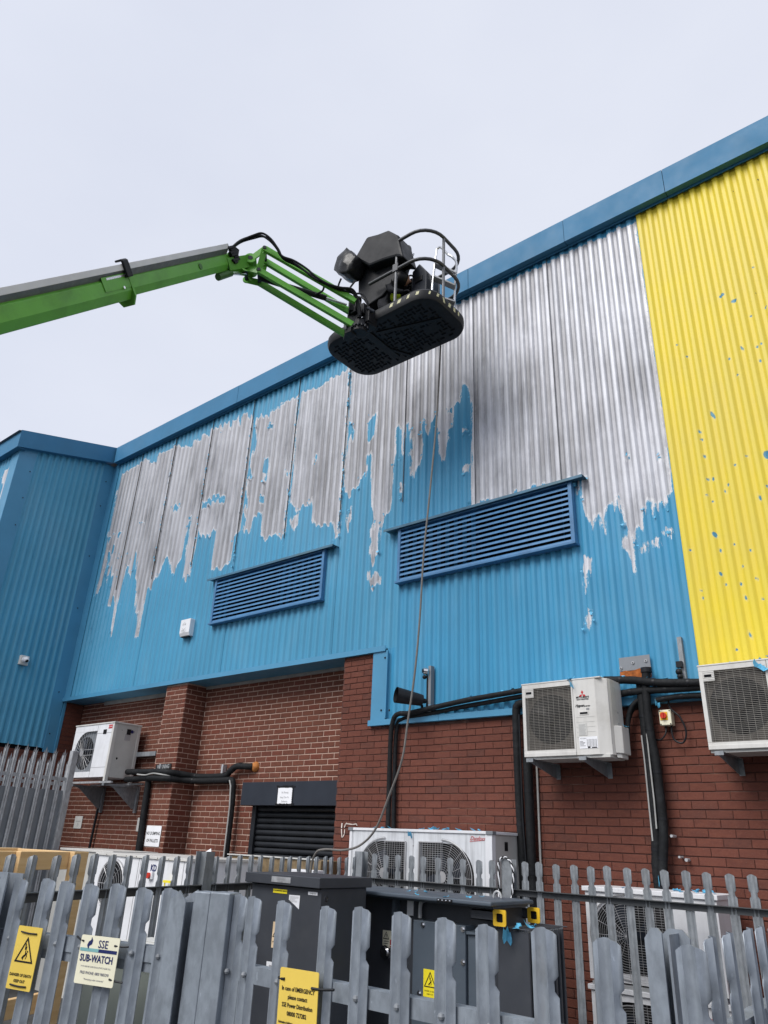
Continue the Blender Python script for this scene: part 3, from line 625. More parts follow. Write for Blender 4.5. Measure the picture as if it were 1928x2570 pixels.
# right wall with its pier (one plane at Y = 7.1)
def right_single(a, z): return a > -4.35 + 0 and z > -.62 and a < -1.0
brick_face('brick_wall', (0, 7.1, 0), (1, 0, 0), -6.563, WX1, GZ, 2.235, RB, 1.1346, phase=.02, joint=.009, proud=.002, rec=.006, vj=.005, single=right_single,
           skip=lambda a, z: (a > -5.95 and z > 1.318), slab=[(-6.563, -6.03, GZ, 2.235), (-6.03, WX1, GZ, 1.318)])
part('pier_side', MB().box((-6.56, 7.205, GZ), (-6.034, 7.61, 2.236)), 'red_brick', wh)
# left infills, set back, with a shutter opening
SX0, SX1, SZ = -8.44, -6.60, .43
brick_face('brick_infill', (0, 7.5, 0), (1, 0, 0), -9.965, -6.56, GZ, 2.237, BB, 2.065, phase=.03, proud=.005, joint=.0125, skip=lambda a, z: a > SX0 and z < SZ, slab=[(-9.965, SX0, GZ, 2.237), (SX0, -6.56, SZ, 2.237)])
brick_face('brick_infill', (0, 7.5, 0), (1, 0, 0), -13.79, -10.51, GZ, 2.237, BB, 2.065, phase=.07, proud=.005, joint=.0125)
brick_face('brick_pier', (0, 7.1, 0), (1, 0, 0), -10.513, -9.966, GZ, 2.235, BB, 2.067, phase=.02, proud=.005, joint=.0125)
brick_face('brick_pier', (-9.966, 0, 0), (0, 1, 0), 7.106, 7.494, GZ, 2.235, BB, 2.067, phase=.09, proud=.004, slab=[(7.207, 7.494, GZ, 2.235)])
brick_face('brick_return', (-13.80, 0, 0), (0, 1, 0), 7.13, 7.494, GZ, 2.235, RB, 2.067, phase=.04, proud=.004)
brick_face('brick_return', (-13.86, 0, 0), (0, 1, 0), 5.1, 7.12, GZ, 1.30, RB, 2.067, phase=.04, proud=.004)
part('lintel', MB().box((-13.0, 7.46, 2.17), (-10.52, 7.492, 2.236)).box((-9.95, 7.46, 2.19), (-6.57, 7.492, 2.236)), 'plaster_soffit', wh)

# roller shutter
rs = part('roller_shutter', MB().box((-8.524, 7.25, .415), (-6.60, 7.49, .716)), 'charcoal_paint', wh, bevel=.004)
part('guide_rail', MB().box((-8.43, 7.40, GZ), (-8.35, 7.47, .415)), 'shutter_black', rs); part('guide_rail', MB().box((-6.68, 7.40, GZ), (-6.61, 7.47, .415)), 'shutter_black', rs)
part('backing', MB().box((-8.44, 7.48, GZ), (-6.6, 7.56, .42)), 'void_black', rs)
sm = MB(); sm.prism([(7.462, 0), (7.446, .004), (7.437, .016), (7.434, .032), (7.437, .050), (7.447, .062), (7.462, .066), (7.466, .033)], 'x', -8.352, -6.678); sme = sm.mesh('shutter_slat', 'shutter_black'); finish(sme, 35)
for k in range(31):
    o = part('shutter_slat', sme, None, rs); o.location.z = .345 - k * .0745
# ---------------------------------------------------------------- condenser units on the wall
def grille_wires(x0, x1, z0, z1, y, dz, nv, r=.0028):
    m = MB(); z = z0
    while z <= z1: m.tube([(x0, y, z), (x1, y, z)], r, 4); z += dz
    for k in range(nv):
        x = x0 + (x1 - x0) * (k + .5) / nv; m.tube([(x, y - .003, z0), (x, y - .003, z1)], r, 4)
    return m
def fan_blades(c, r, n, nrm=(0, -1, 0), tilt=.35):
    m = MB(); c = Vector(c)
    for k in range(n):
        a = 2 * math.pi * k / n
        pts = []
        for (rr, da, dy) in ((.22, -.25, .02), (.22, .35, -.005), (.6, .62, -.01), (.97, .72, -.01), (.99, .1, .02), (.6, -.15, .025)):
            pts.append((c.x + math.cos(a + da) * rr * r, c.y + dy * .8, c.z + math.sin(a + da) * rr * r))
        m.poly(pts)
    m.cyl((c.x, c.y - .008, c.z), (c.x, c.y + .05, c.z), r * .22, 16)
    return m
def wall_bracket(parent, x, yf, yb, z, drop, mat='dull_galvanised'):
    m = MB(); m.prism([(yf, z), (yb, z), (yb, z - drop), (yb - .03, z - drop), (yf, z - .025)], 'x', x, x + .004); m.box((x, yf, z - .004), (x + .045, yb, z)); m.box((x, yb - .006, z - drop - .01), (x + .045, yb, z))
    m.box((x - .02, yf - .012, z - .03), (x + .05, yf, z + .002))
    return part('bracket', m, mat, parent)
def mits_unit(x0, label, lettering, group):
    x1 = x0 + .885; z0, z1 = .81, 1.515; yf, yb = 6.60, 6.95
    t = root('condenser_unit', label, 'air conditioner', (x0 + .44, yb, z0), group=group)
    b = MB(); P = [(x0, yf), (x1 - .10, yf), (x1 - .015, yf + .05), (x1, yf + .10), (x1, yb), (x0, yb)]
    gx0, gx1, gz0, gz1 = x0 + .035, x0 + .53, z0 + .07, z1 - .045
    # body with a recessed opening for the grille
    b.prism([(x0, yf + .06), (x1 - .012, yf + .06), (x1, yf + .10), (x1, yb), (x0, yb)], 'z', z0 + .012, z1)
    b.prism([(gx1 + .02, yf), (x1 - .11, yf), (x1 - .012, yf + .0601), (gx1 + .02, yf + .0601)], 'z', z0 + .012, z1 - .001)
    for (a, c, d, e) in ((x0 + .0005, gx1 + .018, gz1, z1 - .001), (x0 + .0005, gx1 + .018, z0 + .012, gz0), (x0 + .0005, gx0, gz0, gz1), (gx1, gx1 + .018, gz0, gz1)): b.box((a, yf, d), (c, yf + .0605, e))
    b.box((x0 + .004, yf - .006, z0 + .012), (gx1 + .016, yf, z0 + .048)); b.box((x0 - .004, yf - .004, z1 - .001), (x1 - .05, yb, z1 + .012))
    part('casing', b, 'cream_metal', t, bevel=.004)
    part('base_pan', MB().box((x0 + .01, yf + .02, z0 - .012), (x1 - .02, yb - .01, z0 + .012)), 'grey_white', t)
    part('coil', MB().box((gx0 + .001, yf + .052, gz0), (gx1 - .001, yf + .058, gz1)), 'coil_brown', t)
    f = part('fan', MB().disc(((gx0 + gx1) / 2, yf + .048, (gz0 + gz1) / 2), (0, -1, 0), .235, 32), 'fan_dark', t)
    part('fan_blades', fan_blades(((gx0 + gx1) / 2, yf + .03, (gz0 + gz1) / 2), .225, 3), 'black_plastic', f)
    g = MB()
    z = gz0 + .004
    while z < gz1: 
        g.box((gx0 + .002, yf - .003, z), (gx1 - .002, yf + .002, z + .0026)); z += .0150
    for k in range(9):
        x = gx0 + (gx1 - gx0) * (k + .5) / 9; g.box((x - .0015, yf + .0035, gz0), (x + .0015, yf + .007, gz1))
    part('grille', g, 'wire_cream', t)
    part('handle_recess', MB().box((gx0 + .0, yf - .003, gz1 - .085), (gx0 + .095, yf + .004, gz1 + .004)), 'cream_metal', t, bevel=.002)
    part('handle_slot', MB().box((gx0 + .012, yf - .0045, gz1 - .052), (gx0 + .072, yf - .002, gz1 - .03)), 'void_black', t)
    xr = gx1 + .02
    m = MB()
    for k in range(5): m.box((xr + .015, yf - .0015, z0 + .35 - .045 * k), (xr + .20, yf + .001, z0 + .354 - .045 * k))
    part('panel_groove', m, 'grey_white', t)
    part('handle_slot', MB().box((xr + .052, yf - .004, z0 + .37), (xr + .145, yf, z0 + .405)), 'cream_metal', t, bevel=.002)
    part('handle_slot', MB().box((xr + .060, yf - .005, z0 + .378), (xr + .137, yf - .002, z0 + .396)), 'void_black', t)
    wall_bracket(t, x0 + .085, 6.53, 7.095, z0 - .012, .13); wall_bracket(t, x0 + .625, 6.53, 7.095, z0 - .012, .13)
    if lettering:
        q = MB(FRONT(xr + .095, yf - .0015, z0 + .56))
        for k in range(3):
            a = R(90 + 120 * k); u = Vector((math.cos(a), math.sin(a), 0)); v = Vector((-u.y, u.x, 0)); l = .042
            q.poly([(0, 0, 0), tuple(u * l * .5 - v * l * .29), tuple(u * l), tuple(u * l * .5 + v * l * .29)])
        part('logo', q, 'ink_red', t)
        q = MB(FRONT(xr + .095, yf - .002, z0)); text_into(q, 'MITSUBISHI', 0, .535, .026, bold=.0006); text_into(q, 'HEAVY INDUSTRIES', 0, .515, .014, bold=.0006); text_into(q, 'Hyper', -.035, .458, .034, shear=.3, bold=.001); text_into(q, 'Inverter', .038, .452, .02, shear=.3, bold=.0006)
        part('lettering', q, 'ink_black', t)
        q = MB(FRONT(xr, yf - .002, z0)); q.box((.125, .415, 0), (.155, .432, .001)); part('badge', q, 'ink_grey', t)
        q = MB(FRONT(xr, yf - .002, z0)); q.box((.035, .185, 0), (.118, .295, .0012)); part('rating_label', q, 'grey_paper', t)
        q2 = MB(FRONT(xr, yf - .0035, z0)); 
        for k in range(10): q2.box((.04, .19 + .01 * k, 0), (.04 + random.uniform(.05, .072), .1925 + .01 * k, .0006))
        part('label_print', q2, 'ink_grey', t)
        q = MB(FRONT(xr, yf - .002, z0)); q.box((.035, .068, 0), (.215, .172, .0012)); part('rating_label', q, 'white_paper', t)
        q2 = MB(FRONT(xr, yf - .0035, z0)); text_into(q2, 'MITSUBISHI', .075, .156, .012, z=.0)
        for k in range(8): q2.box((.11, .085 + .0085 * k, 0), (.208, .0865 + .0085 * k, .0006))
        for k in range(4): q2.box((.11 + .03 * k, .085, 0), (.1112 + .03 * k, .15, .0006))
        for k in range(5): q2.box((.04, .09 + .01 * k, 0), (.04 + random.uniform(.03, .06), .093 + .01 * k, .0006))
        q2.box((.115, .07, 0), (.14, .084, .0006)); q2.box((.155, .07, 0), (.205, .079, .0006))
        part('label_print', q2, 'ink_black', t)
        # right side: wiring label, screw holes and projecting valve cover
        q = MB(SIDE(x1 + .001, yf + .13, z0)); q.box((.01, .42, 0), (.085, .64, .001)); part('wiring_label', q, 'grey_paper', t)
        q = MB(SIDE(x1 + .001, yf, z0)); q.box((.03, .1, 0), (.035, .66, .002)); q.box((.22, .30, 0), (.235, .315, .001)); q.box((.22, .40, 0), (.235, .415, .001)); part('panel_seam', q, 'ink_grey', t)
        c = MB(); c.prism([(x1, yf + .10), (x1 + .055, yf + .16), (x1 + .055, yb - .03), (x1, yb - .01)], 'z', z0 + .03, z0 + .275); c.prism([(x1, yf + .12), (x1 + .035, yf + .16), (x1 + .035, yb - .05), (x1, yb - .03)], 'z', z0 - .01, z0 + .03)
        part('valve_cover', c, 'cream_metal', t, bevel=.006)
    return t
mits_unit(-3.645, 'cream wall air conditioner with red three diamond logo above the pipe riser', True, 'wall mounted air conditioners on brackets')
mits_unit(-1.915, 'cream wall air conditioner below the yellow cladding, cut by the right edge', False, 'wall mounted air conditioners on brackets')

# white refrigeration unit on brackets at far left
t = root('condenser_unit', 'white wall refrigeration unit on steel brackets beside the brick pier, red badge', 'air conditioner', (-12.1, 7.2, .7), group='wall mounted air conditioners on brackets')
x0, x1, z0, z1, yf, yb = -12.70, -11.47, .815, 1.67, 6.85, 7.36
b = MB(); b.box((x0, yf + .05, z0), (x1 - .045, yb, z1))
fx0, fx1, fz0, fz1 = x0 + .10, -11.97, .905, 1.565
b.box((fx1, yf, z0), (x1 - .05, yf + .051, z1 - .001)); b.box((x0 + .0005, yf, z0), (fx1, yf + .051, fz0)); b.box((x0 + .0005, yf, fz1), (fx1, yf + .051, z1 - .001)); b.box((x0 + .0005, yf, fz0), (fx0, yf + .051, fz1))
for a0 in range(8):  # rounded left side of the fan opening
    a = R(90 + 90 * a0 / 8); a2 = R(90 + 90 * (a0 + 1) / 8); r = .33; cx, cz = fx0 + r, fz1 - r
    b.add([(fx0, yf, fz1), (cx + r * math.cos(a), yf, cz + r * math.sin(a)), (cx + r * math.cos(a2), yf, cz + r * math.sin(a2))], [(0, 1, 2)])
part('casing', b, 'white_metal', t, bevel=.004)
part('corner_post', MB().box((x1 - .05, yf - .006, z0 - .065), (x1 + .002, yf + .055, z1)), 'cream_metal', t, bevel=.004)
part('corner_post', MB().box((x1 - .05, yb - .05, z0 - .065), (x1 + .002, yb + .004, z1)), 'cream_metal', t, bevel=.004)
part('lid', MB().box((x0 - .01, yf - .012, z1), (x1 + .014, yb + .012, z1 + .022)), 'cream_metal', t, bevel=.003)
part('lid_corner', MB().box((x1 - .05, yf - .014, z1 - .004), (x1 + .016, yf + .05, z1 + .024)), 'grey_white', t, bevel=.003)
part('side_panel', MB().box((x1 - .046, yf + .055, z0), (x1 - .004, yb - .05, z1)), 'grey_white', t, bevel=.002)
part('coil', MB().box((fx0, yf + .045, fz0), (fx1, yf + .049, fz1)), 'panel_grey', t)
fc = (-12.33, yf + .03, 1.215)
f = part('fan', MB().disc((fc[0], yf + .042, fc[2]), (0, -1, 0), .27, 32), 'fan_dark', t)
part('fan_blades', fan_blades(fc, .25, 5), 'charcoal_paint', f)
g = MB()
for k in range(26):
    a = 2 * math.pi * k / 26
    if abs(math.cos(a)) > .92 and math.cos(a) > 0: continue
    rr = .34 if math.cos(a) < .2 else .34
    g.tube([(fc[0] + math.cos(a) * .06, yf - .008, fc[2] + math.sin(a) * .06), (min(fc[0] + math.cos(a) * rr, fx1), yf - .004, min(max(fc[2] + math.sin(a) * rr, fz0), fz1))], .0022, 4)
g.tube([(fc[0], yf - .012, fc[2] + .045), (fx1, yf - .012, fc[2] + .045)], .006, 5); g.tube([(fc[0], yf - .012, fc[2] - .045), (fx1, yf - .012, fc[2] - .045)], .006, 5)
for k in range(5): g.box((fx1 - .03 - .075 * k, yf - .006, fz0), (fx1 - .026 - .075 * k, yf - .003, fz1))
g.disc((fc[0], yf - .014, fc[2]), (0, -1, 0), .06, 18)
part('grille', g, 'wire_grey', t)
q = MB(FRONT(0, yf - .001, 0)); q.box((-11.975, 1.515, 0), (-11.50, 1.521, .001)); q.box((-11.975, z0, 0), (-11.972, 1.66, .001)); q.box((-11.97, .965, 0), (-11.52, .970, .001)); part('panel_seam', q, 'ink_grey', t)
q = MB(FRONT(0, yf - .002, 0)); q.box((-11.64, 1.585, 0), (-11.525, 1.645, .0015)); part('badge', q, 'ink_red', t)
q = MB(FRONT(-11.582, yf - .0045, 1.615)); text_into(q, 'Danfoss', 0, 0, .036, shear=.35); part('badge_lettering', q, 'white_paper', t)
q = MB(FRONT(0, yf - .002, 0)); q.box((-11.78, 1.50, 0), (-11.68, 1.575, .003)); part('control_window', q, 'ink_black', t)
q = MB(SIDE(x1 - .003, 0, 0)); q.box((7.10, 1.51, 0), (7.178, 1.60, .003)); part('control_window', q, 'ink_black', t)
q = MB(SIDE(x1 - .003, 0, 0)); q.box((7.075, 1.415, 0), (7.185, 1.515, .002)); part('rating_label', q, 'tray_grey', t)
q = MB(SIDE(x1 - .002, 7.0, 1.114)); q.add([(.016 * math.cos(R(k * 30)), .02 * math.sin(R(k * 30)), .001) for k in range(12)], [tuple(range(12))]); q.box((.0, .45, 0), (.01, .46, .001)); part('cable_hole', q, 'void_black', t)
q = MB(SIDE(x1 - .003, 7.2, 1.565)); q.add([(.026 * math.cos(R(k * 30)), .03 * math.sin(R(k * 30)), .001) for k in range(12)], [tuple(range(12))]); q.box((.03, -.02, 0), (.04, .02, .001)); part('lightning_sticker', q, 'ink_blue', t)
m = MB(); m.box((-12.75, 6.80, .715), (-11.20, 6.84, .745)); m.box((-12.6, 7.27, .715), (-11.03, 7.31, .745))
part('support_rail', m, 'bright_galvanised', t)
for x in (-12.46, -11.42):
    m = MB(); m.prism([(6.84, .71), (7.44, .71), (7.44, .36), (7.40, .36), (7.0, .655)], 'x', x, x + .006); m.box((x - .02, 6.80, .68), (x + .03, 7.46, .713)); m.box((x - .02, 7.45, .30), (x + .03, 7.488, .713)); part('bracket', m, 'dull_galvanised', t)

# ground standing twin-fan condenser
t = root('condenser_unit', 'white twin fan condensing unit behind the fence with red script lettering', 'air conditioner', (-4.9, 6.75, GZ), group='ground standing condensing units')
x0, x1, yf, yb, z1 = -5.765, -3.965, 6.5, 7.02, .125
b = MB(); b.box((x0, yf + .06, GZ + .1), (x1 - .05, yb, z1))
def opening(m, X0, X1, Z0, Z1, round_left, yfr, r=.30, depth=.061):
    cx = X0 + r if round_left else X1 - r; cz = Z1 - r; cor = (X0, Z1) if round_left else (X1, Z1)
    for k in range(8):
        a = R((90 if round_left else 0) + 90 * k / 8); a2 = R((90 if round_left else 0) + 90 * (k + 1) / 8)
        m.add([(cor[0], yfr, cor[1]), (cx + r * math.cos(a), yfr, cz + r * math.sin(a)), (cx + r * math.cos(a2), yfr, cz + r * math.sin(a2)), (cx + r * math.cos(a), yfr + .04, cz + r * math.sin(a)), (cx + r * math.cos(a2), yfr + .04, cz + r * math.sin(a2))], [(0, 1, 2), (1, 3, 4, 2)])
gL = (-5.63, -4.99, -.55, .03); gR = (-4.82, -4.17, -.55, .035)
b.box((x0, yf, gL[3]), (x1 - .05, yf + .061, z1 - .001)); b.box((x0, yf, GZ + .1), (gL[0], yf + .061, gL[3])); b.box((gL[1], yf, GZ + .1), (gR[0], yf + .061, gL[3])); b.box((gR[1], yf, GZ + .1), (x1 - .05, yf + .061, gL[3])); b.box((gL[0], yf, GZ + .1), (gL[1], yf + .061, gL[2])); b.box((gR[0], yf, GZ + .1), (gR[1], yf + .061, gR[2]))
opening(b, *gL[:2], gL[2], gL[3], True, yf); opening(b, *gR[:2], gR[2], gL[3], False, yf)
part('casing', b, 'streaky_white', t)
part('lid', MB().box((x0 - .012, yf - .014, z1), (x1 + .012, yb + .01, z1 + .026)), 'white_metal', t, bevel=.003)
part('lid_corner', MB().box((x1 - .06, yf - .018, z1 - .003), (x1 + .016, yf + .05, z1 + .028)), 'panel_grey', t, bevel=.002)
part('lid_corner', MB().box((x0 - .016, yf - .018, z1 - .003), (x0 + .05, yf + .05, z1 + .028)), 'panel_grey', t, bevel=.002)
part('corner_post', MB().box((x1 - .075, yf - .006, GZ + .1), (x1, yf + .06, z1)), 'white_metal', t, bevel=.003)
part('corner_post', MB().box((x0 - .002, yf - .006, GZ + .1), (x0 + .035, yf + .0, z1)), 'white_metal', t, bevel=.003)
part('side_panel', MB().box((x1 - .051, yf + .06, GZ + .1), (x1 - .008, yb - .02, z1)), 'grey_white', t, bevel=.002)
part('corner_post', MB().box((x1 - .05, yb - .03, GZ + .1), (x1 - .002, yb + .002, z1)), 'white_metal', t)
q = MB(SIDE(x1 - .006, 0, 0)); q.box((6.735, -.015, 0), (6.795, .065, .002)); part('control_window', q, 'ink_black', t, bevel=.002)
q = MB(FRONT(0, yf - .0015, 0)); q.box((-4.902, -.6, 0), (-4.897, .12, .0008)); q.box((-4.905, -.01, 0), (-4.892, .003, .002)); part('panel_seam', q, 'ink_grey', t)
q = MB(FRONT(-4.13, yf - .003, .083)); text_into(q, 'Danfoss', 0, 0, .052, shear=.45); q.add([(-.085, -.03, .0012), (.085, -.012, .0012), (.085, -.009, .0012), (-.085, -.026, .0012)], [(0, 1, 2, 3)]); part('lettering', q, 'ink_red', t)
for (X0, X1, Z0, Z1, rl) in ((*gL, True), (*gR, False)):
    part('coil', MB().box((X0, yf + .05, Z0), (X1, yf + .055, Z1)), 'coil_dark', t)
    fcx = (X0 + X1) / 2 + (.04 if rl else -.04); fcz = -.27
    f = part('fan', MB().disc((fcx, yf + .046, fcz), (0, -1, 0), .245, 32), 'fan_dark', t)
    part('fan_blades', fan_blades((fcx, yf + .02, fcz), .23, 4), 'charcoal_paint', f)
    g = MB()
    inner_hi = X1 if rl else X0
    for k in range(16):           # quarter rings on the rounded side
        r = .05 + .0195 * k; pts = []
        for a in np.linspace(90, 270, 19) if rl else np.linspace(-90, 90, 19):
            pts.append((fcx + r * math.cos(R(a)), yf - .012, fcz + r * math.sin(R(a))))
        g.tube(pts, .0016, 3, caps=False)
        zz = fcz + r
        if zz < Z1: g.tube([(fcx, yf - .012, zz), (inner_hi, yf - .012, zz)], .0016, 3, caps=False)
        g.tube([(fcx, yf - .012, fcz - r), (inner_hi, yf - .012, fcz - r)], .0016, 3, caps=False)
    for k in range(9):
        a = R(90 + 180 * k / 8) if rl else R(-90 + 180 * k / 8); g.tube([(fcx + .05 * math.cos(a), yf - .014, fcz + .05 * math.sin(a)), (fcx + .345 * math.cos(a), yf - .010, fcz + .345 * math.sin(a))], .0022, 4)
    for k in range(9):
        x = fcx + (inner_hi - fcx) * (k + .5) / 9; g.tube([(x, yf - .014, Z0), (x, yf - .014, Z1)], .0016, 3, caps=False)
    g.box((min(fcx, inner_hi), yf - .016, Z1 - .004), (max(fcx, inner_hi), yf - .004, Z1 + .006)); g.box((inner_hi - .006, yf - .016, Z0), (inner_hi + .006, yf - .004, Z1))
    g.tube([(fcx + .345 * math.cos(R(a)), yf - .01, fcz + .33 * math.sin(R(a))) for a in (np.linspace(88, 270, 20) if rl else np.linspace(-90, 92, 20))], .005, 5)
    g.disc((fcx, yf - .016, fcz), (0, -1, 0), .05, 18)
    part('grille', g, 'wire_grey', t)

# two stacked units low on the right
def low_unit(z1, z0, label, logo):
    t = root('condenser_unit', label, 'air conditioner', (-2.5, 6.75, z0), group='ground standing condensing units')
    x0, x1, yf, yb = -3.06, -1.985, 6.5, 6.95
    gx0, gx1, gz0, gz1 = x0 + .05, x0 + .66, z0 + .06, z1 - .05
    b = MB(); b.box((x0, yf + .05, z0), (x1, yb, z1)); b.box((gx1, yf, z0), (x1, yf + .051, z1 - .001)); b.box((x0, yf, gz1), (gx1, yf + .051, z1 - .001)); b.box((x0, yf, z0), (gx1, yf + .051, gz0)); b.box((x0, yf, gz0), (gx0, yf + .051, gz1))
    opening(b, gx0, gx1, gz0, gz1, True, yf, .26)
    part('casing', b, 'white_metal', t)
    part('lid', MB().box((x0 - .02, yf - .02, z1), (x1 + .015, yb + .01, z1 + .035)), 'white_metal', t, bevel=.003)
    part('base_rail', MB().box((x0 + .02, yf - .008, z0 - .045), (x1 - .02, yf + .03, z0 - .012)), 'tray_grey', t)
    part('coil', MB().box((gx0, yf + .042, gz0), (gx1, yf + .047, gz1)), 'coil_dark', t)
    cx, cz = (gx0 + gx1) / 2 - .01, (gz0 + gz1) / 2
    f = part('fan', MB().disc((cx, yf + .038, cz), (0, -1, 0), .26, 32), 'fan_dark', t)
    part('fan_blades', fan_blades((cx, yf + .015, cz), .24, 4), 'charcoal_paint', f)
    g = MB()
    for k in range(15):
        r = .05 + .018 * k
        g.tube([(cx + r * math.cos(R(a)), yf - .012, cz + r * math.sin(R(a))) for a in np.linspace(90, 270, 17)], .0016, 3, caps=False)
        for s_ in (1, -1): g.tube([(cx, yf - .012, cz + s_ * r), (gx1, yf - .012, cz + s_ * r)], .0016, 3, caps=False)
    for k in range(9):
        a = R(90 + 180 * k / 8); g.tube([(cx, yf - .014, cz), (cx + .31 * math.cos(a), yf - .01, cz + .31 * math.sin(a))], .002, 4)
    for k in range(7):
        x = cx + (gx1 - cx) * (k + .5) / 7; g.tube([(x, yf - .014, gz0), (x, yf - .014, gz1)], .0016, 3, caps=False)
    g.tube([(cx + .315 * math.cos(R(a)), yf - .008, cz + .30 * math.sin(R(a))) for a in np.linspace(90, 270, 20)], .005, 5)
    part('grille', g, 'wire_grey', t)
    if logo:
        q = MB(FRONT(x1 - .14, yf - .003, z1 - .075)); text_into(q, 'Danfoss', 0, 0, .045, shear=.45); part('lettering', q, 'ink_red', t)
    else:
        q = MB(FRONT(x1 - .14, yf - .003, z0 + .03)); scribble(q, -.06, .07, 0, .014, .0012); part('lettering', q, 'ink_grey', t)
    return t
low_unit(-.29, -.925, 'upper of two stacked white condensing units behind the right fence', False)
low_unit(-1.0, -1.75, 'lower of two stacked white condensing units behind the right fence', True)
solo('plinth', MB().box((-3.1, 6.45, GZ), (-1.95, 6.98, -1.80)), 'concrete', 'concrete plinth under the stacked condensing units', 'plinth')

# KD cabinet and the pale cabinet behind it
t = root('cabinet', 'white plant cabinet with round fan, blue letters and red switch', 'cabinet', (-8.1, 5.8, GZ))
x0, x1, yf, yb, z1 = -9.04, -7.2, 5.5, 6.5, -.262
part('casing', MB().box((x0, yf, GZ), (x1, yb, z1)), 'white_metal', t, bevel=.004)
part('lid', MB().box((x0 - .02, yf - .02, z1), (x1 + .02, yb, z1 + .03)), 'cream_metal', t, bevel=.003)
q = MB(FRONT(0, yf - .001, 0)); q.box((-8.145, GZ, 0), (-8.137, z1, .0012)); q.box((-8.105, GZ, 0), (-8.10, z1, .0012)); q.box((-7.29, GZ, 0), (-7.282, z1, .0012)); part('panel_seam', q, 'ink_grey', t)
m = MB()
for x in np.arange(x0 + .02, x1, .21): m.disc((x, yf - .021, z1 + .012), (0, -1, 0), .007, 8)
part('lid_screw', m, 'ink_black', t, kind='stuff')
f = part('fan', MB().disc((-8.62, yf - .002, -.56), (0, -1, 0), .25, 32), 'void_black', t)
g = MB(); g.tube([(-8.62 + .26 * math.cos(R(a)), yf - .02, -.56 + .26 * math.sin(R(a))) for a in range(0, 360, 12)], .015, 6, closed=True)
for k in range(5): g.tube([(-8.62 + (.06 + .045 * k) * math.cos(R(a)), yf - .04, -.56 + (.06 + .045 * k) * math.sin(R(a))) for a in range(0, 360, 15)], .003, 3, closed=True)
for k in range(4): g.tube([(-8.62 + .25 * math.cos(R(45 * k)), yf - .04, -.56 + .25 * math.sin(R(45 * k))), (-8.62 - .25 * math.cos(R(45 * k)), yf - .04, -.56 - .25 * math.sin(R(45 * k)))], .004, 4)
part('fan_guard', g, 'wire_grey', f)
q = MB(FRONT(-7.835, yf - .002, -.357)); text_into(q, 'KD', 0, 0, .095, sx=.85, bold=.003); part('lettering', q, 'ink_blue', t)
sw = part('switch', MB().box((-7.895, yf - .03, -.468), (-7.81, yf - .002, -.392)), 'white_metal', t, bevel=.004)
part('switch_knob', MB().cyl((-7.86, yf - .055, -.43), (-7.86, yf - .03, -.43), .03, 14), 'red_plastic', sw)
q = MB(FRONT(0, yf - .04, 0)); q.box((-7.53, -.482, 0), (-7.40, -.458, .03)); q.box((-7.53, -.7, 0), (-7.518, -.482, .01)); part('yellow_edge', q, 'bright_yellow', t)
t = root('cabinet', 'pale cabinet behind the wooden crate, only its lid showing', 'cabinet', (-10.4, 6.4, GZ))
part('casing', MB().box((-11.0, 6.1, GZ), (-9.65, 6.8, -.262)), 'grey_white', t); part('lid', MB().box((-11.02, 6.08, -.262), (-9.63, 6.8, -.235)), 'cream_metal', t, bevel=.003)

# ---------------------------------------------------------------- small things on the walls
t = root('alarm_box', 'white burglar alarm box on the blue cladding left of the small louvre', 'alarm box', (-10.12, 7.05, 3.0))
m = MB(); m.prism([(6.975, 3.055), (6.975, 3.285), (7.07, 3.285), (7.07, 3.0), (7.0, 3.0)], 'x', -10.24, -9.98); part('casing', m, 'white_metal', t, bevel=.006)
part('lens', MB().box((-10.20, 6.985, 2.985), (-10.02, 7.05, 3.0)), 'coil_dark', t)
q = MB(FRONT(-10.13, 6.9735, 3.17)); 
for s_, r_ in ((1, .055), (-1, .06)):
    for k in range(7):
        a = R(40 + 100 * k / 7); a2 = R(40 + 100 * (k + 1) / 7); q.add([(r_ * math.cos(a), s_ * r_ * math.sin(a), 0), (r_ * math.cos(a2), s_ * r_ * math.sin(a2), 0), (r_ * .9 * math.cos(a2), s_ * r_ * .9 * math.sin(a2), 0), (r_ * .9 * math.cos(a), s_ * r_ * .9 * math.sin(a), 0)], [(0, 1, 2, 3)])
scribble(q, -.045, .045, .022, .022); scribble(q, -.06, .06, -.078, .018); scribble(q, -.055, .055, -.104, .013)
part('lettering', q, 'ink_grey', t)
t = root('security_camera', 'white dome security camera on the blue return wall', 'camera', (-13.8, 6.14, 2.76))
m = MB(); m.add([], []); m.prism([(-13.83, 6.05), (-13.77, 6.06), (-13.77, 6.22), (-13.83, 6.23)], 'z', 2.755, 2.93); part('base', m, 'cream_metal', t, bevel=.01)
m = MB(); m.tube([(-13.77, 6.14, 2.85), (-13.72, 6.14, 2.845)], .062, 20); m.ball((-13.71, 6.14, 2.842), .055, 16, 10); part('dome', m, 'white_metal', t, smooth=True)
m = MB(); m.ball((-13.685, 6.14, 2.825), .034, 12, 8); part('lens', m, 'ink_black', t, smooth=True)
t = root('floodlight', 'dark cone shaped floodlight on the blue cladding near the pipe bend', 'floodlight', (-5.2, 7.0, 1.5))
ax0 = Vector((-5.35, 6.70, 1.585)); ax1 = Vector((-5.17, 6.97, 1.55))
m = MB(); m.tube([ax1, ax1 + (ax0 - ax1) * .5, ax0], [.066, .080, .092], 24, caps=False); m.tube([ax0, ax0 + (ax1 - ax0) * .35, ax1], [.087, .07, .05], 24, caps=False); m.disc(ax1, ax1 - ax0, .066, 24); part('shroud', m, 'grey_foam', t, smooth=True)
part('lamp_face', MB().disc(ax0 + (ax1 - ax0) * .55, ax0 - ax1, .066, 20), 'void_black', t)
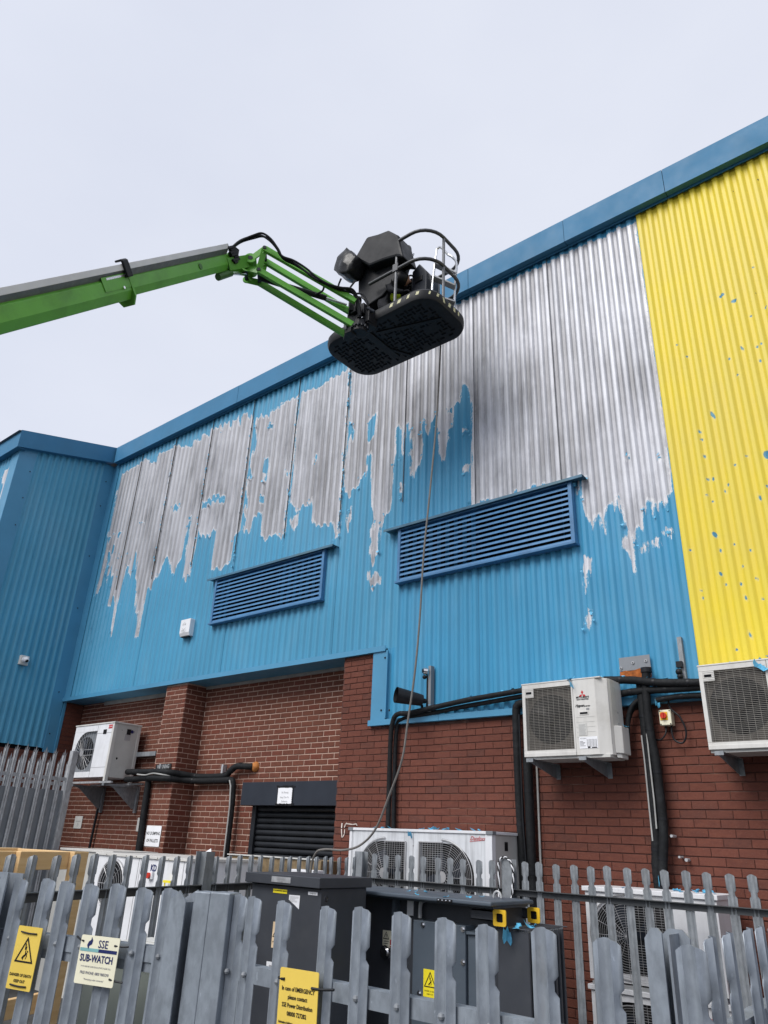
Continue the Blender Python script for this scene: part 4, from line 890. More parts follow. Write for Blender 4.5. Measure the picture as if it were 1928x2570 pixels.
part('stem', MB().tube([(-5.18, 6.98, 1.50), (-5.18, 7.0, 1.44), (-5.16, 7.07, 1.40)], .016, 8), 'black_plastic', t)
t = root('post_sensor', 'slim grey channel with chrome sensor standing on the blue cladding', 'sensor', (-5.09, 7.05, 1.43))
part('channel', MB().box((-5.105, 7.0, 1.42), (-5.068, 7.07, 1.955)), 'panel_grey', t)
part('cable', MB().tube([(-5.135, 7.0, 1.93), (-5.118, 7.0, 1.80), (-5.118, 7.0, 1.55), (-5.12, 7.0, 1.44)], .011, 8), 'black_plastic', t, smooth=True)
m = MB(); m.tube([(-5.15, 6.95, 1.89), (-5.12, 6.99, 1.89)], .042, 16); part('sensor_ring', m, 'chrome', t, smooth=True)
part('sensor_lens', MB().disc((-5.153, 6.946, 1.89), (-.6, -.8, 0), .026, 16), 'ink_black', t)
m = MB(); m.ball((-5.135, 6.97, 1.54), .03, 10, 6); m.ball((-5.14, 6.97, 1.82), .026, 10, 6); part('clamp', m, 'black_plastic', t, smooth=True)
t = root('channel_bracket', 'steel strut channel with black clips rising from pipes beside the yellow cladding', 'bracket', (-2.17, 7.05, 1.5))
part('strut', MB().box((-2.19, 7.02, 1.50), (-2.15, 7.07, 1.915)), 'dull_galvanised', t)
m = MB(); m.box((-2.215, 6.98, 1.62), (-2.16, 7.03, 1.675)); m.ball((-2.195, 6.98, 1.575), .032, 10, 6); m.ball((-2.19, 6.98, 1.53), .028, 10, 6); part('pipe_clip', m, 'black_plastic', t, smooth=True)
t = root('patch_plate', 'rusty steel patch plate with three screws above the pipe riser', 'plate', (-2.64, 7.05, 1.58))
part('upper_plate', MB().box((-2.79, 7.055, 1.655), (-2.48, 7.060, 1.79)), 'panel_grey', t, label='grey upper half of the plate')
m = MB(); pts = [(-2.79, 1.58), (-2.48, 1.565), (-2.478, 1.668)] + [(-2.50 - .03 * k, 1.655 + random.uniform(-.012, .014)) for k in range(1, 10)] + [(-2.79, 1.65)]
m.prism(pts, 'y', 7.050, 7.0545); part('rusty_plate', m, 'rust', t, label='rusted lower half of the plate')
for x, z in ((-2.775, 1.685), (-2.65, 1.725), (-2.52, 1.73)):
    sw = part('washer', MB().cyl((x, 7.046, z), (x, 7.054, z), .014, 14), 'bright_galvanised', t); part('screw_head', MB().cyl((x, 7.040, z), (x, 7.046, z), .006, 6), 'charcoal_paint', sw)
t = root('isolator_switch', 'cream isolator box with red rotary switch on yellow plate', 'switch', (-2.375, 7.05, 1.1))
part('box', MB().box((-2.435, 7.0, 1.105), (-2.325, 7.09, 1.245)), 'cream_sign', t, bevel=.006)
part('dial_plate', MB().box((-2.425, 6.994, 1.15), (-2.355, 7.0, 1.225)), 'orange_yellow', t, bevel=.003)
m = MB(); m.cyl((-2.39, 6.975, 1.19), (-2.39, 6.994, 1.19), .029, 20); m.box((-2.397, 6.962, 1.163), (-2.383, 6.975, 1.217)); part('rotary_switch', m, 'red_plastic', t, bevel=.002)
m = MB()
for x, z in ((-2.425, 1.235), (-2.335, 1.235), (-2.425, 1.115), (-2.335, 1.115)): m.cyl((x, 6.996, z), (x, 7.0, z), .006, 8)
part('corner_screw', m, 'ink_black', t)
m = MB(); m.tube(smooth_path([(-2.34, 7.03, 1.33), (-2.335, 7.03, 1.26), (-2.26, 7.03, 1.18), (-2.22, 7.03, 1.08), (-2.222, 7.03, 1.0), (-2.26, 7.03, .945), (-2.325, 7.03, .97), (-2.345, 7.03, 1.04), (-2.345, 7.05, 1.105)]), .0085, 7); m.tube(smooth_path([(-2.40, 7.05, 1.105), (-2.40, 7.03, 1.04), (-2.45, 7.03, .985), (-2.52, 7.03, .99)]), .0075, 7)
part('cable', m, 'black_plastic', t, smooth=True)

# ---------------------------------------------------------------- insulated pipes
def pipe(name, label, runs, mat='black_foam', bands=True, extra=None, group='black insulated pipes on the wall'):
    allp = runs[0][0]; b = min(allp, key=lambda p: p[2])
    t = root(name, label, 'pipe', (b[0], b[1], b[2]), group=group)
    for pts, r in runs:
        sp = smooth_path(pts, 7)
        part('insulation', MB().tube(sp, r, 12, jitter=.07), mat, t, smooth=True)
        if bands:
            m = MB()
            for i in range(5, len(sp) - 2, 9):
                d = (sp[i + 1] - sp[i]).normalized() * .012; m.tube([sp[i] - d, sp[i] + d], r * 1.06, 12)
            if m.v: part('tape_band', m, 'black_plastic', t, smooth=True, kind='stuff')
    return t
pipe('insulated_pipe', 'black insulated pipe pair bending down from the cladding to the twin fan unit', [([(-5.655, 7.02, .14), (-5.66, 7.02, .66), (-5.645, 7.0, 1.15), (-5.61, 6.99, 1.35), (-5.53, 6.98, 1.42), (-5.36, 6.98, 1.42), (-4.94, 6.98, 1.465), (-4.55, 6.98, 1.505), (-4.17, 6.98, 1.53), (-3.70, 6.98, 1.56)], .029),
      ([(-5.60, 7.05, .14), (-5.61, 7.05, .66), (-5.60, 7.05, 1.25), (-5.5, 7.05, 1.37), (-5.2, 7.04, 1.40), (-4.91, 7.03, 1.42), (-4.72, 7.03, 1.44), (-4.37, 7.03, 1.465), (-3.70, 7.02, 1.51)], .026)])
pipe('insulated_pipe', 'thick black insulated riser pair left of the logo air conditioner', [([(-3.72, 7.0, 1.41), (-3.86, 7.0, 1.42), (-3.93, 7.0, 1.39), (-3.945, 7.0, 1.27), (-3.945, 7.0, .64), (-3.93, 7.0, -.1), (-3.93, 7.0, -.9)], .042), ([(-3.83, 7.0, .95), (-3.83, 7.0, .36), (-3.83, 7.0, -.2), (-3.83, 7.0, -.9)], .046)])
solo('conduit', MB().tube([(-3.765, 7.07, .86), (-3.77, 7.07, .23), (-3.775, 7.07, -.95)], .011, 8), 'conduit_grey', 'thin grey conduit running down the brick wall below the logo air conditioner', 'conduit', smooth=True)
solo('conduit', MB().tube([(-3.885, 6.955, 1.3), (-3.885, 6.955, .3), (-3.86, 6.955, -.3), (-3.86, 6.95, -.8)], .009, 7), 'black_plastic', 'thin black cable strapped along the thick riser pair', 'cable', smooth=True)
t = pipe('insulated_pipe', 'heavy black riser with two white edge lines between the air conditioners', [([(-2.50, 6.98, 1.62), (-2.52, 6.97, 1.44), (-2.525, 6.97, 1.07), (-2.50, 6.97, .79), (-2.495, 6.97, .45), (-2.50, 6.97, .2), (-2.535, 6.97, -.05), (-2.56, 6.97, -.22), (-2.565, 6.97, -.30)], .040),
      ([(-2.575, 7.0, 1.50), (-2.575, 7.0, 1.07), (-2.575, 7.0, .79), (-2.575, 7.0, .45), (-2.575, 7.0, .2), (-2.60, 7.0, -.05), (-2.60, 7.0, -.22), (-2.60, 7.0, -.30)], .046)])
m = MB(); m.tube([(-2.603, 6.955, 1.02), (-2.598, 6.955, .79), (-2.60, 6.955, .45), (-2.60, 6.955, .12)], .007, 6); part('white_line', m, 'conduit_grey', t)
m = MB(); m.tube([(-2.548, 6.945, 1.03), (-2.548, 6.945, .79), (-2.545, 6.945, .45), (-2.55, 6.945, .22)], .007, 6); part('white_line', m, 'conduit_grey', t)
part('cap', MB().tube([(-2.50, 6.98, 1.60), (-2.50, 6.98, 1.645)], .052, 14), 'black_plastic', t, smooth=True)
pipe('insulated_pipe', 'upper black pipe between the two cream air conditioners', [([(-2.98, 6.95, 1.57), (-2.65, 6.94, 1.535), (-2.42, 6.93, 1.49), (-2.2, 6.93, 1.465), (-1.88, 6.93, 1.44)], .037)])
pipe('insulated_pipe', 'middle black pipe between the two cream air conditioners', [([(-2.84, 6.99, 1.42), (-2.59, 6.97, 1.43), (-2.33, 6.96, 1.42), (-1.88, 6.96, 1.41)], .034)])
pipe('insulated_pipe', 'lowest black pipe between the two cream air conditioners', [([(-2.45, 7.0, 1.335), (-2.33, 6.99, 1.345), (-2.2, 6.99, 1.352), (-1.88, 6.99, 1.335)], .026)])
pipe('insulated_pipe', 'curved black pipes dropping beside the valve cover of the logo air conditioner', [([(-2.60, 7.0, 1.36), (-2.67, 6.98, 1.30), (-2.72, 6.97, 1.18), (-2.735, 6.95, 1.0), (-2.74, 6.93, .93)], .022), ([(-2.62, 7.03, 1.33), (-2.70, 7.02, 1.25), (-2.745, 7.0, 1.1), (-2.75, 6.98, .95)], .018)], bands=False)
t = pipe('insulated_pipe', 'pair of thick black pipes from the far left unit to the brick infill', [([(-11.4, 7.2, .92), (-11.0, 7.1, .90), (-10.75, 7.02, .885), (-10.45, 7.02, .885), (-10.05, 7.02, .87), (-9.9, 7.25, .85), (-9.75, 7.40, .83), (-9.15, 7.40, .83), (-9.01, 7.40, .895), (-8.89, 7.40, .955), (-8.72, 7.40, .955), (-8.60, 7.44, .95), (-8.57, 7.5, .95)], .045),
      ([(-11.4, 7.2, .80), (-10.9, 7.08, .79), (-10.5, 7.0, .79), (-10.05, 7.0, .775), (-9.9, 7.25, .77), (-9.7, 7.38, .765), (-9.25, 7.38, .765), (-8.98, 7.38, .765)], .045)])
part('condensate_line', MB().tube(smooth_path([(-10.73, 6.955, .845), (-10.5, 6.95, .83), (-10.3, 6.95, .85), (-10.08, 6.955, .83), (-9.97, 7.1, .81)]), .011, 7), 'conduit_grey', t, smooth=True)
part('sealant', MB().ball((-8.56, 7.498, .95), .075, 12, 8), 'sealant', t, smooth=True)
part('pipe_clip', MB().box((-9.255, 7.42, .84), (-9.215, 7.49, 1.0)), 'bright_galvanised', t)
part('pipe_clip', MB().box((-10.31, 7.05, .88), (-10.28, 7.095, 1.0)), 'bright_galvanised', t)
pipe('insulated_pipe', 'black pipe dropping down the infill left of the shutter', [([(-9.1, 7.38, .77), (-8.93, 7.38, .765), (-8.885, 7.38, .70), (-8.87, 7.39, .5), (-8.865, 7.39, .26), (-8.865, 7.39, -.21), (-8.88, 7.39, -.55), (-8.88, 7.39, -1.2)], .042)])
solo('conduit', MB().tube([(-8.915, 7.33, .76), (-8.875, 7.33, .68), (-8.855, 7.34, .4), (-8.855, 7.34, -.2), (-8.865, 7.34, -1.0)], .012, 8), 'conduit_grey', 'thin grey conduit along the black pipe left of the shutter', 'conduit', smooth=True)
pipe('insulated_pipe', 'black pipe running down the left edge of the brick pier', [([(-10.52, 7.04, .80), (-10.515, 7.04, .73), (-10.50, 7.04, .22), (-10.48, 7.04, -.24), (-10.48, 7.04, -.7)], .050)])
solo('drain_pipe', MB().tube([(-12.52, 7.44, .66), (-12.49, 7.44, .43), (-12.51, 7.44, .1), (-12.54, 7.44, -.5)], .022, 8), 'black_plastic', 'thin dark drain pipe under the far left wall unit', 'pipe', smooth=True)
solo('steel_bar', MB().box((-11.75, 7.36, 1.18), (-10.93, 7.48, 1.25)), 'dull_galvanised', 'grey steel bar behind the far left wall unit', 'bar')

# ---------------------------------------------------------------- signs on the brickwork
def plate_sign(name, label, cat, M, w, h, mat, texts, tmat='ink_black', th=.004, group=None, curl=0):
    O = M @ Vector((0, 0, 0)); t = root(name, label, cat, O, group=group)
    m = MB(M); m.prism(rrect(-w / 2, -h / 2, w / 2, h / 2, min(w, h) * .04), 'z', 0, th); part('plate', m, mat, t)
    if texts:
        q = MB(M)
        for (s_, x, y, sz, *o) in texts:
            if s_ == '~': scribble(q, x, y, sz, o[0], th + .0012); continue
            text_into(q, s_, x, y, sz, z=th + .0012, sx=o[0] if o else 1, bold=o[1] if len(o) > 1 else 0)
        part('lettering', q, tmat, t)
    return t
plate_sign('paper_notice', 'white notice reading no dumping of pallets on the brick pier', 'notice', FRONT(-10.245, 7.09, -.03), .375, .285, 'white_paper', [('NO DUMPING', 0, .035, .062, .88, .0012), ('OF PALLETS', 0, -.065, .062, .88, .0012)])
plate_sign('paper_notice', 'small grey notice on the brickwork under the far left unit', 'notice', FRONT(-13.135, 7.488, .135), .25, .205, 'grey_paper', [('~', -.07, .07, .015, .022), ('~', -.02, .02, -.03, .018), ('~', -.01, .01, -.06, .018)], 'ink_grey')
plate_sign('paper_notice', 'narrow blank grey notice behind the black pipe by the brick pier', 'notice', FRONT(-11.2, 7.488, .13), .22, .205, 'grey_paper', [])
t = plate_sign('paper_notice', 'white no parking notice framed in black tape on the shutter box', 'notice', FRONT(-7.63, 7.245, .535), .275, .20, 'white_paper', [('No Parking', 0, .04, .036, .8), ('Keep Clear for', 0, -.02, .036, .8), ('Deliveries', 0, -.072, .036, .8)], 'ink_grey')
q = MB(FRONT(-7.63, 7.2425, .535))
for k in range(15): 
    a = -.17 + .024 * k; q.box((a, .100 + random.uniform(-.006, .01), 0), (a + random.uniform(.012, .022), .124 + random.uniform(-.008, .008), .003)); q.box((a, -.118 + random.uniform(-.01, .004), 0), (a + random.uniform(.012, .022), -.098 + random.uniform(-.004, .006), .003))
for k in range(9): q.box((-.152, -.1 + .022 * k, 0), (-.136, -.085 + .022 * k, .003)); q.box((.135, -.1 + .023 * k, 0), (.152, -.088 + .023 * k, .003))
part('tape_border', q, 'ink_black', t)
t = plate_sign('warning_strip', 'worn dark strip reading warning above the pipes on the pier', 'sign', frame((-10.25, 7.085, .962), (1, 0, .02), (0, 0, 1)), .40, .075, 'coil_dark', [('WARNING', 0, -.004, .082, .78, .002)], 'tray_grey')
q = MB(FRONT(-6.43, 7.088, 0))
def stroke(pts, wd):
    for a, b_ in zip(pts, pts[1:]):
        a = Vector((*a, 0)); b_ = Vector((*b_, 0)); d = (b_ - a).normalized(); n_ = Vector((-d.y, d.x, 0)) * wd / 2; d *= wd * .3
        q.add([tuple(a - n_ - d), tuple(b_ - n_ + d), tuple(b_ + n_ + d), tuple(a + n_ - d)], [(0, 1, 2, 3)])
stroke([(.003, .205), (.0, .16)], .018); stroke([(.0, .14), (.012, .06)], .014); stroke([(.045, .165), (.06, .20), (.08, .21)], .012); stroke([(.08, .205), (.17, .198), (.235, .205), (.245, .188)], .010); stroke([(.05, .14), (.05, .09), (.03, .06), (.012, .055)], .010)
solo('chalk_mark', q, 'chalk', 'whitish scrawled mark on the brick left of the twin fan unit', 'mark')
# ---------------------------------------------------------------- boom lift
V = Vector
bl = root('boom_lift', 'green telescopic boom lift reaching over the yard to the roof edge', 'boom lift', (-4.0, -2.0, GZ))
L0 = V((-5.233, 1.511, 3.562)); K0 = V((-6.083, 4.084, 6.601)); u = (K0 - L0).normalized()
sx = V((u.y, -u.x, 0)).normalized(); vv = sx.cross(u)
def sect(m, pts, a, b, sa=1, sb=1):
    n = len(pts); vs = []
    for t, k in ((a, sa), (b, sb)): vs += [L0 + u * t + sx * p[0] * k + vv * p[1] * k for p in pts]
    m.add(vs, [tuple(range(n)), tuple(range(2 * n - 1, n - 1, -1))] + [(i, i + n, (i + 1) % n + n, (i + 1) % n) for i in range(n)]); return m
OCT = lambda w_, h: [(w_ * .36, h / 2), (-w_ * .36, h / 2), (-w_ / 2, h * .4), (-w_ / 2, -h * .14), (-w_ * .26, -h / 2), (w_ * .26, -h / 2), (w_ / 2, -h * .14), (w_ / 2, h * .4)]
TC = 1.64
LE = 4.07
part('outer_boom', sect(MB(), OCT(.20, .225), -5.3, TC), 'boom_green', bl, bevel=.008)
part('inner_boom', sect(MB(), [(x, y + .012) for x, y in OCT(.165, .195)], TC, LE - .12), 'boom_green', bl, bevel=.006)
m = MB(); sect(m, [(.112, .14), (.085, .17), (-.09, .17), (-.112, .12), (-.112, -.09), (-.06, -.17), (.06, -.17), (.112, -.09)], TC - .012, TC + .012); sect(m, [(.108, .13), (.108, .0), (.104, .0), (.104, .13)], TC - .42, TC); part('collar', m, 'boom_green', bl)
m = MB(); c = L0 + u * (TC - .14) + sx * .106 + vv * .005; m.cyl(c, c + sx * .014, .014, 10); part('collar_bolt', m, 'chrome', bl)
ry = MB(); c = L0 + u * 3.05 + vv * .03; ry.tube([c + sx * .08, c + sx * .092], .034, 16); part('pin_boss', ry, 'boom_green_dark', bl)
TR = [(.125, .212), (-.05, .212), (-.05, .16), (.125, .155)]
part('hose_tray', sect(MB(), TR, -4.6, LE - .28), 'tray_light', bl, bevel=.003)
part('tray_underside', sect(MB(), [(.122, .156), (-.05, .16), (-.05, .085), (.06, .085)], -4.6, LE - .3), 'post_grey', bl)  # shade under the tray is put into this darker grey
m = MB(); sect(m, [(.15, .24), (.13, .255), (.06, .255), (.06, .235), (.125, .235), (.13, .12), (.10, .10), (.10, .085), (.15, .085)], TC - .07, TC + .02); part('tray_clamp', m, 'black_plastic', bl, bevel=.006)
m = MB(); sect(m, [(.11, .10), (-.02, .10), (-.02, .12), (.11, .12)], TC - .35, TC); part('tray_support', m, 'aluminium', bl)
# boom tip, linkage and parallel jib
lug = V((-5.926, 4.20, 6.628)); nt_, nb_ = V((-5.726, 4.243, 6.717)), V((-5.846, 4.293, 6.466)); off = V((-.155, .153, 0)); ll = V((-6.0, 4.197, 6.53))
nte, nbe = V((-4.939, 5.134, 6.099)), V((-5.038, 5.21, 5.83)); fte, fbe = V((-5.128, 5.236, 6.099)), V((-5.228, 5.313, 5.83)); ft, fb = nt_ + off, nb_ + off
sd = off.normalized()
m = MB()
for o_ in (V((0, 0, 0)), off):
    for a, b_, w_ in ((nt_, nb_, .075), (lug, nt_, .085), (ll, nb_, .10), (ll, lug, .09)): m.bar(a + o_, b_ + o_, .016, w_, up=(b_ - a).cross(sd))
    m.cyl(lug + o_ - sd * .012, lug + o_ + sd * .012, .06, 18); m.cyl(ll + o_ - sd * .011, ll + o_ + sd * .011, .05, 18)
part('jib_bracket', m, 'boom_green', bl, bevel=.003)
m = MB(); tip = L0 + u * (LE - .05)
for s_ in (-.1, .1):
    a = L0 + u * (LE - .35) + sx * s_ * .8 + vv * -.02; m.bar(a, lug + off * (.5 - s_ * 4), .018, .15, up=vv)
m.cyl(lug - sd * .03 + off * 0, lug + off + sd * .03, .075, 20)
part('boom_tip', m, 'boom_green', bl, bevel=.003)
m = MB()
for p in (nt_, nb_, ll, lug): m.cyl(p - sd * .035, p + off + sd * .035, .024 if p is not lug else .03, 12)
part('pivot_pin', m, 'charcoal_paint', bl, smooth=True)
m = MB(); a = L0 + u * (LE - .55) - vv * .13; m.tube([a, a + (ll - a) * .45], .045, 12); part('slew_cylinder', m, 'boom_green_dark', bl, smooth=True)
m = MB(); m.tube([a + (ll - a) * .4, ll + off * .5], .022, 12); part('cylinder_rod', m, 'chrome', bl, smooth=True)
for a, b_ in ((nt_, nte), (nb_, nbe), (ft, fte), (fb, fbe)): part('jib_arm', MB().bar(a, b_, .05, .078), 'boom_green', bl, bevel=.004)
a, b_, c = V((-5.89, 4.36, 6.42)), V((-5.3, 4.97, 6.22)), V((-5.12, 5.16, 6.155))
part('jib_cylinder', MB().tube([a, b_], .036, 14), 'black_plastic', bl, smooth=True); part('cylinder_rod', MB().tube([b_, c], .017, 12), 'chrome', bl, smooth=True)
hp = [(-6.06, 3.98, 6.70), (-5.93, 4.02, 6.79), (-5.79, 4.11, 6.86), (-5.70, 4.17, 6.875), (-5.63, 4.26, 6.82), (-5.59, 4.35, 6.73), (-5.57, 4.43, 6.64), (-5.47, 4.54, 6.58), (-5.37, 4.68, 6.49), (-5.30, 4.78, 6.41), (-5.21, 4.9, 6.35), (-5.10, 5.02, 6.31), (-5.0, 5.15, 6.30), (-4.98, 5.25, 6.16), (-4.99, 5.30, 6.0)]
for k in range(4):
    j = V((random.uniform(-.03, .03), random.uniform(-.03, .03), random.uniform(-.02, .02)))
    part('hydraulic_hose', MB().tube(smooth_path([V(p) * .985 + j * min(1, .4 + i * .1) + V((0, 0, .012 * math.sin(i * 1.3 + k * 2))) for i, p in enumerate(hp)], 5), .0135, 7), 'black_plastic', bl, smooth=True)
part('hydraulic_hose', MB().tube(smooth_path([(-5.30, 4.79, 6.42), (-5.26, 4.86, 6.36), (-5.28, 4.88, 6.27), (-5.36, 4.84, 6.22)], 5), .013, 7), 'black_plastic', bl, smooth=True)
for pts in ([(-5.02, 5.20, 6.31), (-4.93, 5.25, 6.28), (-4.89, 5.3, 6.12), (-4.93, 5.34, 5.98)], [(-5.14, 5.4, 6.4), (-5.1, 5.3, 6.36), (-5.0, 5.28, 6.2), (-5.03, 5.3, 6.02)], [(-5.2, 5.4, 6.45), (-5.08, 5.33, 6.38), (-4.92, 5.32, 6.22), (-4.90, 5.33, 6.04)], [(-5.45, 5.35, 6.9), (-5.50, 5.36, 6.78), (-5.43, 5.4, 6.66), (-5.30, 5.45, 6.55)], [(-5.3, 5.4, 6.5), (-5.3, 5.36, 6.62), (-5.22, 5.38, 6.75)]):
    part('hydraulic_hose', MB().tube(smooth_path(pts, 6), .013, 7), 'black_plastic', bl, smooth=True)
m = MB()
c = L0 + u * (LE - .26) + sx * .11
for k in range(7): m.bar(c + vv * (-.02 + .03 * k) + u * random.uniform(-.06, .05), c + vv * (-.02 + .03 * k) + u * random.uniform(.05, .12) + sx * .02, .045, .028)
m.box(c + V((-.05, -.05, .1)), c + V((.03, .04, .2)))
part('hose_fittings', m, 'black_plastic', bl)
# basket mount
m = MB(); m.bar((-5.09, 5.27, 5.74), (-5.10, 5.29, 6.33), .13, .11, up=(0, 1, 0)); m.bar((-5.03, 5.16, 6.09), (-5.16, 5.29, 6.09), .07, .12); m.bar((-5.08, 5.19, 5.83), (-5.25, 5.33, 5.83), .07, .13)
m.cyl((-5.0, 5.30, 5.74), (-5.0, 5.30, 5.90), .095, 20); m.cyl((-5.0, 5.30, 5.80), (-5.0, 5.30, 5.84), .112, 20); m.box((-5.16, 5.22, 5.86), (-4.98, 5.34, 5.98)); m.box((-5.06, 5.18, 6.0), (-4.98, 5.26, 6.1)); m.box((-5.14, 5.18, 5.72), (-5.04, 5.30, 5.80)); m.bar((-4.98, 5.32, 5.92), (-4.95, 5.46, 5.92), .24, .16); m.box((-4.95, 5.28, 5.86), (-4.84, 5.42, 6.08)); m.box((-4.99, 5.24, 5.98), (-4.90, 5.30, 6.14))
part('basket_mount', m, 'black_plastic', bl, bevel=.006)
m = MB()
for k in range(9): 
    a = R(200 + 25 * k); p = V((-5.0 + .108 * math.cos(a), 5.30 + .108 * math.sin(a), 5.785)); m.cyl(p, p + V((0, 0, .03)), .013, 6)
m.tube([(-4.87, 5.27, 6.05), (-4.80, 5.33, 6.00)], .02, 10); m.ball((-5.06, 5.2, 6.2), .02)
part('mount_bolt', m, 'charcoal_paint', bl, kind='stuff')
# basket tray
BX0, BX1, BY0, BY1, BZ = -5.80, -4.0, 5.39, 6.32, 5.935
def ring(inset, z, r=.27): return [(x, y, z) for x, y in rrect(BX0 + inset, BY0 + inset, BX1 - inset, BY1 - inset, r - inset * .6, 8)]
m = MB(); rings = [ring(.06, BZ), ring(.015, BZ + .012), ring(0, BZ + .05), ring(0, BZ + .13), ring(.02, BZ + .165), ring(.05, BZ + .17), ring(.06, BZ + .13)]
n = len(rings[0]); vs = [p for r_ in rings for p in r_]; fs = [tuple(range(n - 1, -1, -1)), tuple(range(6 * n, 7 * n))]
for i in range(6):
    for k in range(n): fs.append((i * n + k, i * n + (k + 1) % n, (i + 1) * n + (k + 1) % n, (i + 1) * n + k))
m.add(vs, fs); tray = part('basket_tray', m, 'grey_foam', bl, smooth=30)
m = MB()
for i, x in enumerate(np.arange(BX0 + .14, BX1 - .1, .068)):
    for j, y in enumerate(np.arange(BY0 + .12, BY1 - .08, .068)):
        if -5.2 < x < -4.95 and y < 5.62: continue
        ex = min(x - BX0, BX1 - x); ey = min(y - BY0, BY1 - y)
        if ex + ey < .32 or random.random() < .18: continue
        if (i + j) % 2: m.box((x - .03, y - .009, BZ - .008), (x + .03, y + .009, BZ + .004))
        else: m.box((x - .009, y - .03, BZ - .008), (x + .009, y + .03, BZ + .004))
part('underside_rib', m, 'void_black', tray, kind='stuff')
m = MB(); m.box((-5.13, 5.42, BZ - .02), (-5.03, 6.15, BZ + .004)); m.bar((-4.98, 5.6, BZ - .006), (-4.15, 5.86, BZ - .006), .05, .02); m.bar((-5.16, 5.75, BZ - .006), (-4.9, 6.25, BZ - .006), .04, .02); part('underside_channel', m, 'black_plastic', tray, bevel=.004)
out = [V((x, y, 0)) for x, y in rrect(BX0 - .0015, BY0 - .0015, BX1 + .0015, BY1 + .0015, .27, 8)]
def patch(i0, i1, f0, f1, z0, z1, sl=0):
    m = MB(); seg = 3; pts = []
    for k in range(seg + 1):
        t = f0 + (f1 - f0) * k / seg; q = out[i0].lerp(out[i1], t); pts.append(q)
    vs = [(p.x, p.y, z0) for p in pts] + [(p.x + sl * 0, p.y, z1) for p in pts]; sh = (pts[-1] - pts[0]).normalized() * sl
    vs[seg + 1:] = [(p.x + sh.x, p.y + sh.y, z1) for p in pts]
    m.add(vs, [(k, k + 1, k + seg + 2, k + seg + 1) for k in range(seg)]); part('hazard_patch', m, 'hazard_patch', tray, normals=False)
nn = len(out); Lf = 1.8 - .54
for xx, wd in ((-4.61, .055), (-4.49, .06), (-4.345, .04), (-5.45, .05), (-5.32, .04)):
    f0 = (xx - (BX0 + .27)) / Lf; patch(nn - 1, 0, f0, f0 + wd / Lf * .85, BZ + .07, BZ + .12, .02)
for i, fr in ((1, .8), (4, .5), (6, .7)): patch(i, i + 1, .1, fr, BZ + .07, BZ + .118, .012)
patch(8, 9, .05, .15, BZ + .05, BZ + .12, -.02); patch(8, 9, .30, .42, BZ + .055, BZ + .12, .02); patch(8, 9, .6, .7, BZ + .06, BZ + .12, 0); patch(8, 9, .85, .92, BZ + .06, BZ + .12, 0); patch(nn - 6, nn - 5, .1, .9, BZ + .06, BZ + .12, .02)
# guard rails
rr = rrect(BX0 + .04, BY0 + .04, BX1 - .04, BY1 - .04, .30, 7)
def idx(x, y): return min(range(len(rr)), key=lambda i: (rr[i][0] - x) ** 2 + (rr[i][1] - y) ** 2)
topz, midz = 7.09, 6.62
path = [(-4.60, BY0 + .04)] + rr[0:16] + [(-4.95, BY1 - .04)]
part('top_rail', MB().tube([(x, y, topz) for x, y in path], .0225, 10), 'rail_grey', bl, smooth=True)
path = [(-5.0, BY0 + .04)] + rr[0:32][:24] + [(BX0 + .04, 5.62)]
part('mid_rail', MB().tube([(x, y, midz) for x, y in path], .0225, 10), 'rail_grey', bl, smooth=True)
for x, y, zt in ((-4.56, BY0 + .045, topz), (-4.045, 5.74, topz), (-4.50, BY1 - .045, topz), (-5.30, BY1 - .045, midz), (-5.755, 5.8, midz)):
    part('rail_post', MB().tube([(x, y, BZ + .12), (x, y, zt)], .0195, 10), 'post_grey', bl, smooth=True)
part('rail_plate', MB().box((-4.60, 5.405, 6.58), (-4.52, 5.43, 6.70)), 'rail_grey', bl, bevel=.004)
# control console
m = MB(); m.prism([(-5.31, 7.17), (-5.08, 7.47), (-4.88, 7.40), (-4.70, 7.36), (-4.54, 7.18), (-4.43, 6.74), (-4.55, 6.82), (-4.77, 6.88), (-5.01, 6.92), (-5.20, 7.12)], 'y', 5.40, 5.72)
part('control_console', m, 'console_black', bl, label='faceted dark control console housing', bevel=.03)
m = MB(); m.prism([(-5.33, 7.15), (-5.30, 6.72), (-5.12, 6.40), (-4.88, 6.44), (-4.70, 6.56), (-4.60, 6.95), (-5.0, 7.15)], 'y', 5.54, 5.78); part('console_base', m, 'black_plastic', bl, bevel=.015)
bm = bmesh.new()
for x, z in ((-5.40, 7.45), (-5.17, 7.15), (-5.25, 7.02), (-5.33, 6.90), (-5.52, 7.00), (-5.67, 7.17), (-5.60, 7.33)):
    for y in (5.30, 5.52): bm.verts.new(((x + 5.4) * .85 - 5.34 + random.uniform(-.01, .01), y + random.uniform(-.02, .02), (z - 7.17) * .88 + 7.10))
bm.verts.new((-5.36, 5.25, 7.09)); bmesh.ops.convex_hull(bm, input=bm.verts[:]); bmesh.ops.subdivide_edges(bm, edges=bm.edges[:], cuts=3, use_grid_fill=True)
from mathutils import noise as mnoise
for v_ in bm.verts: v_.co += V((mnoise.noise(v_.co * 9), mnoise.noise(v_.co * 9 + V((3, 1, 2))), mnoise.noise(v_.co * 11 + V((7, 3, 5))))) * .022
me = bpy.data.meshes.new('console_cover'); bm.to_mesh(me); bm.free(); me.materials.append(MATS['black_sheet']); me.polygons.foreach_set('use_smooth', [True] * len(me.polygons))
part('console_cover', me, None, bl, label='crumpled black plastic sheet tied over the side console')
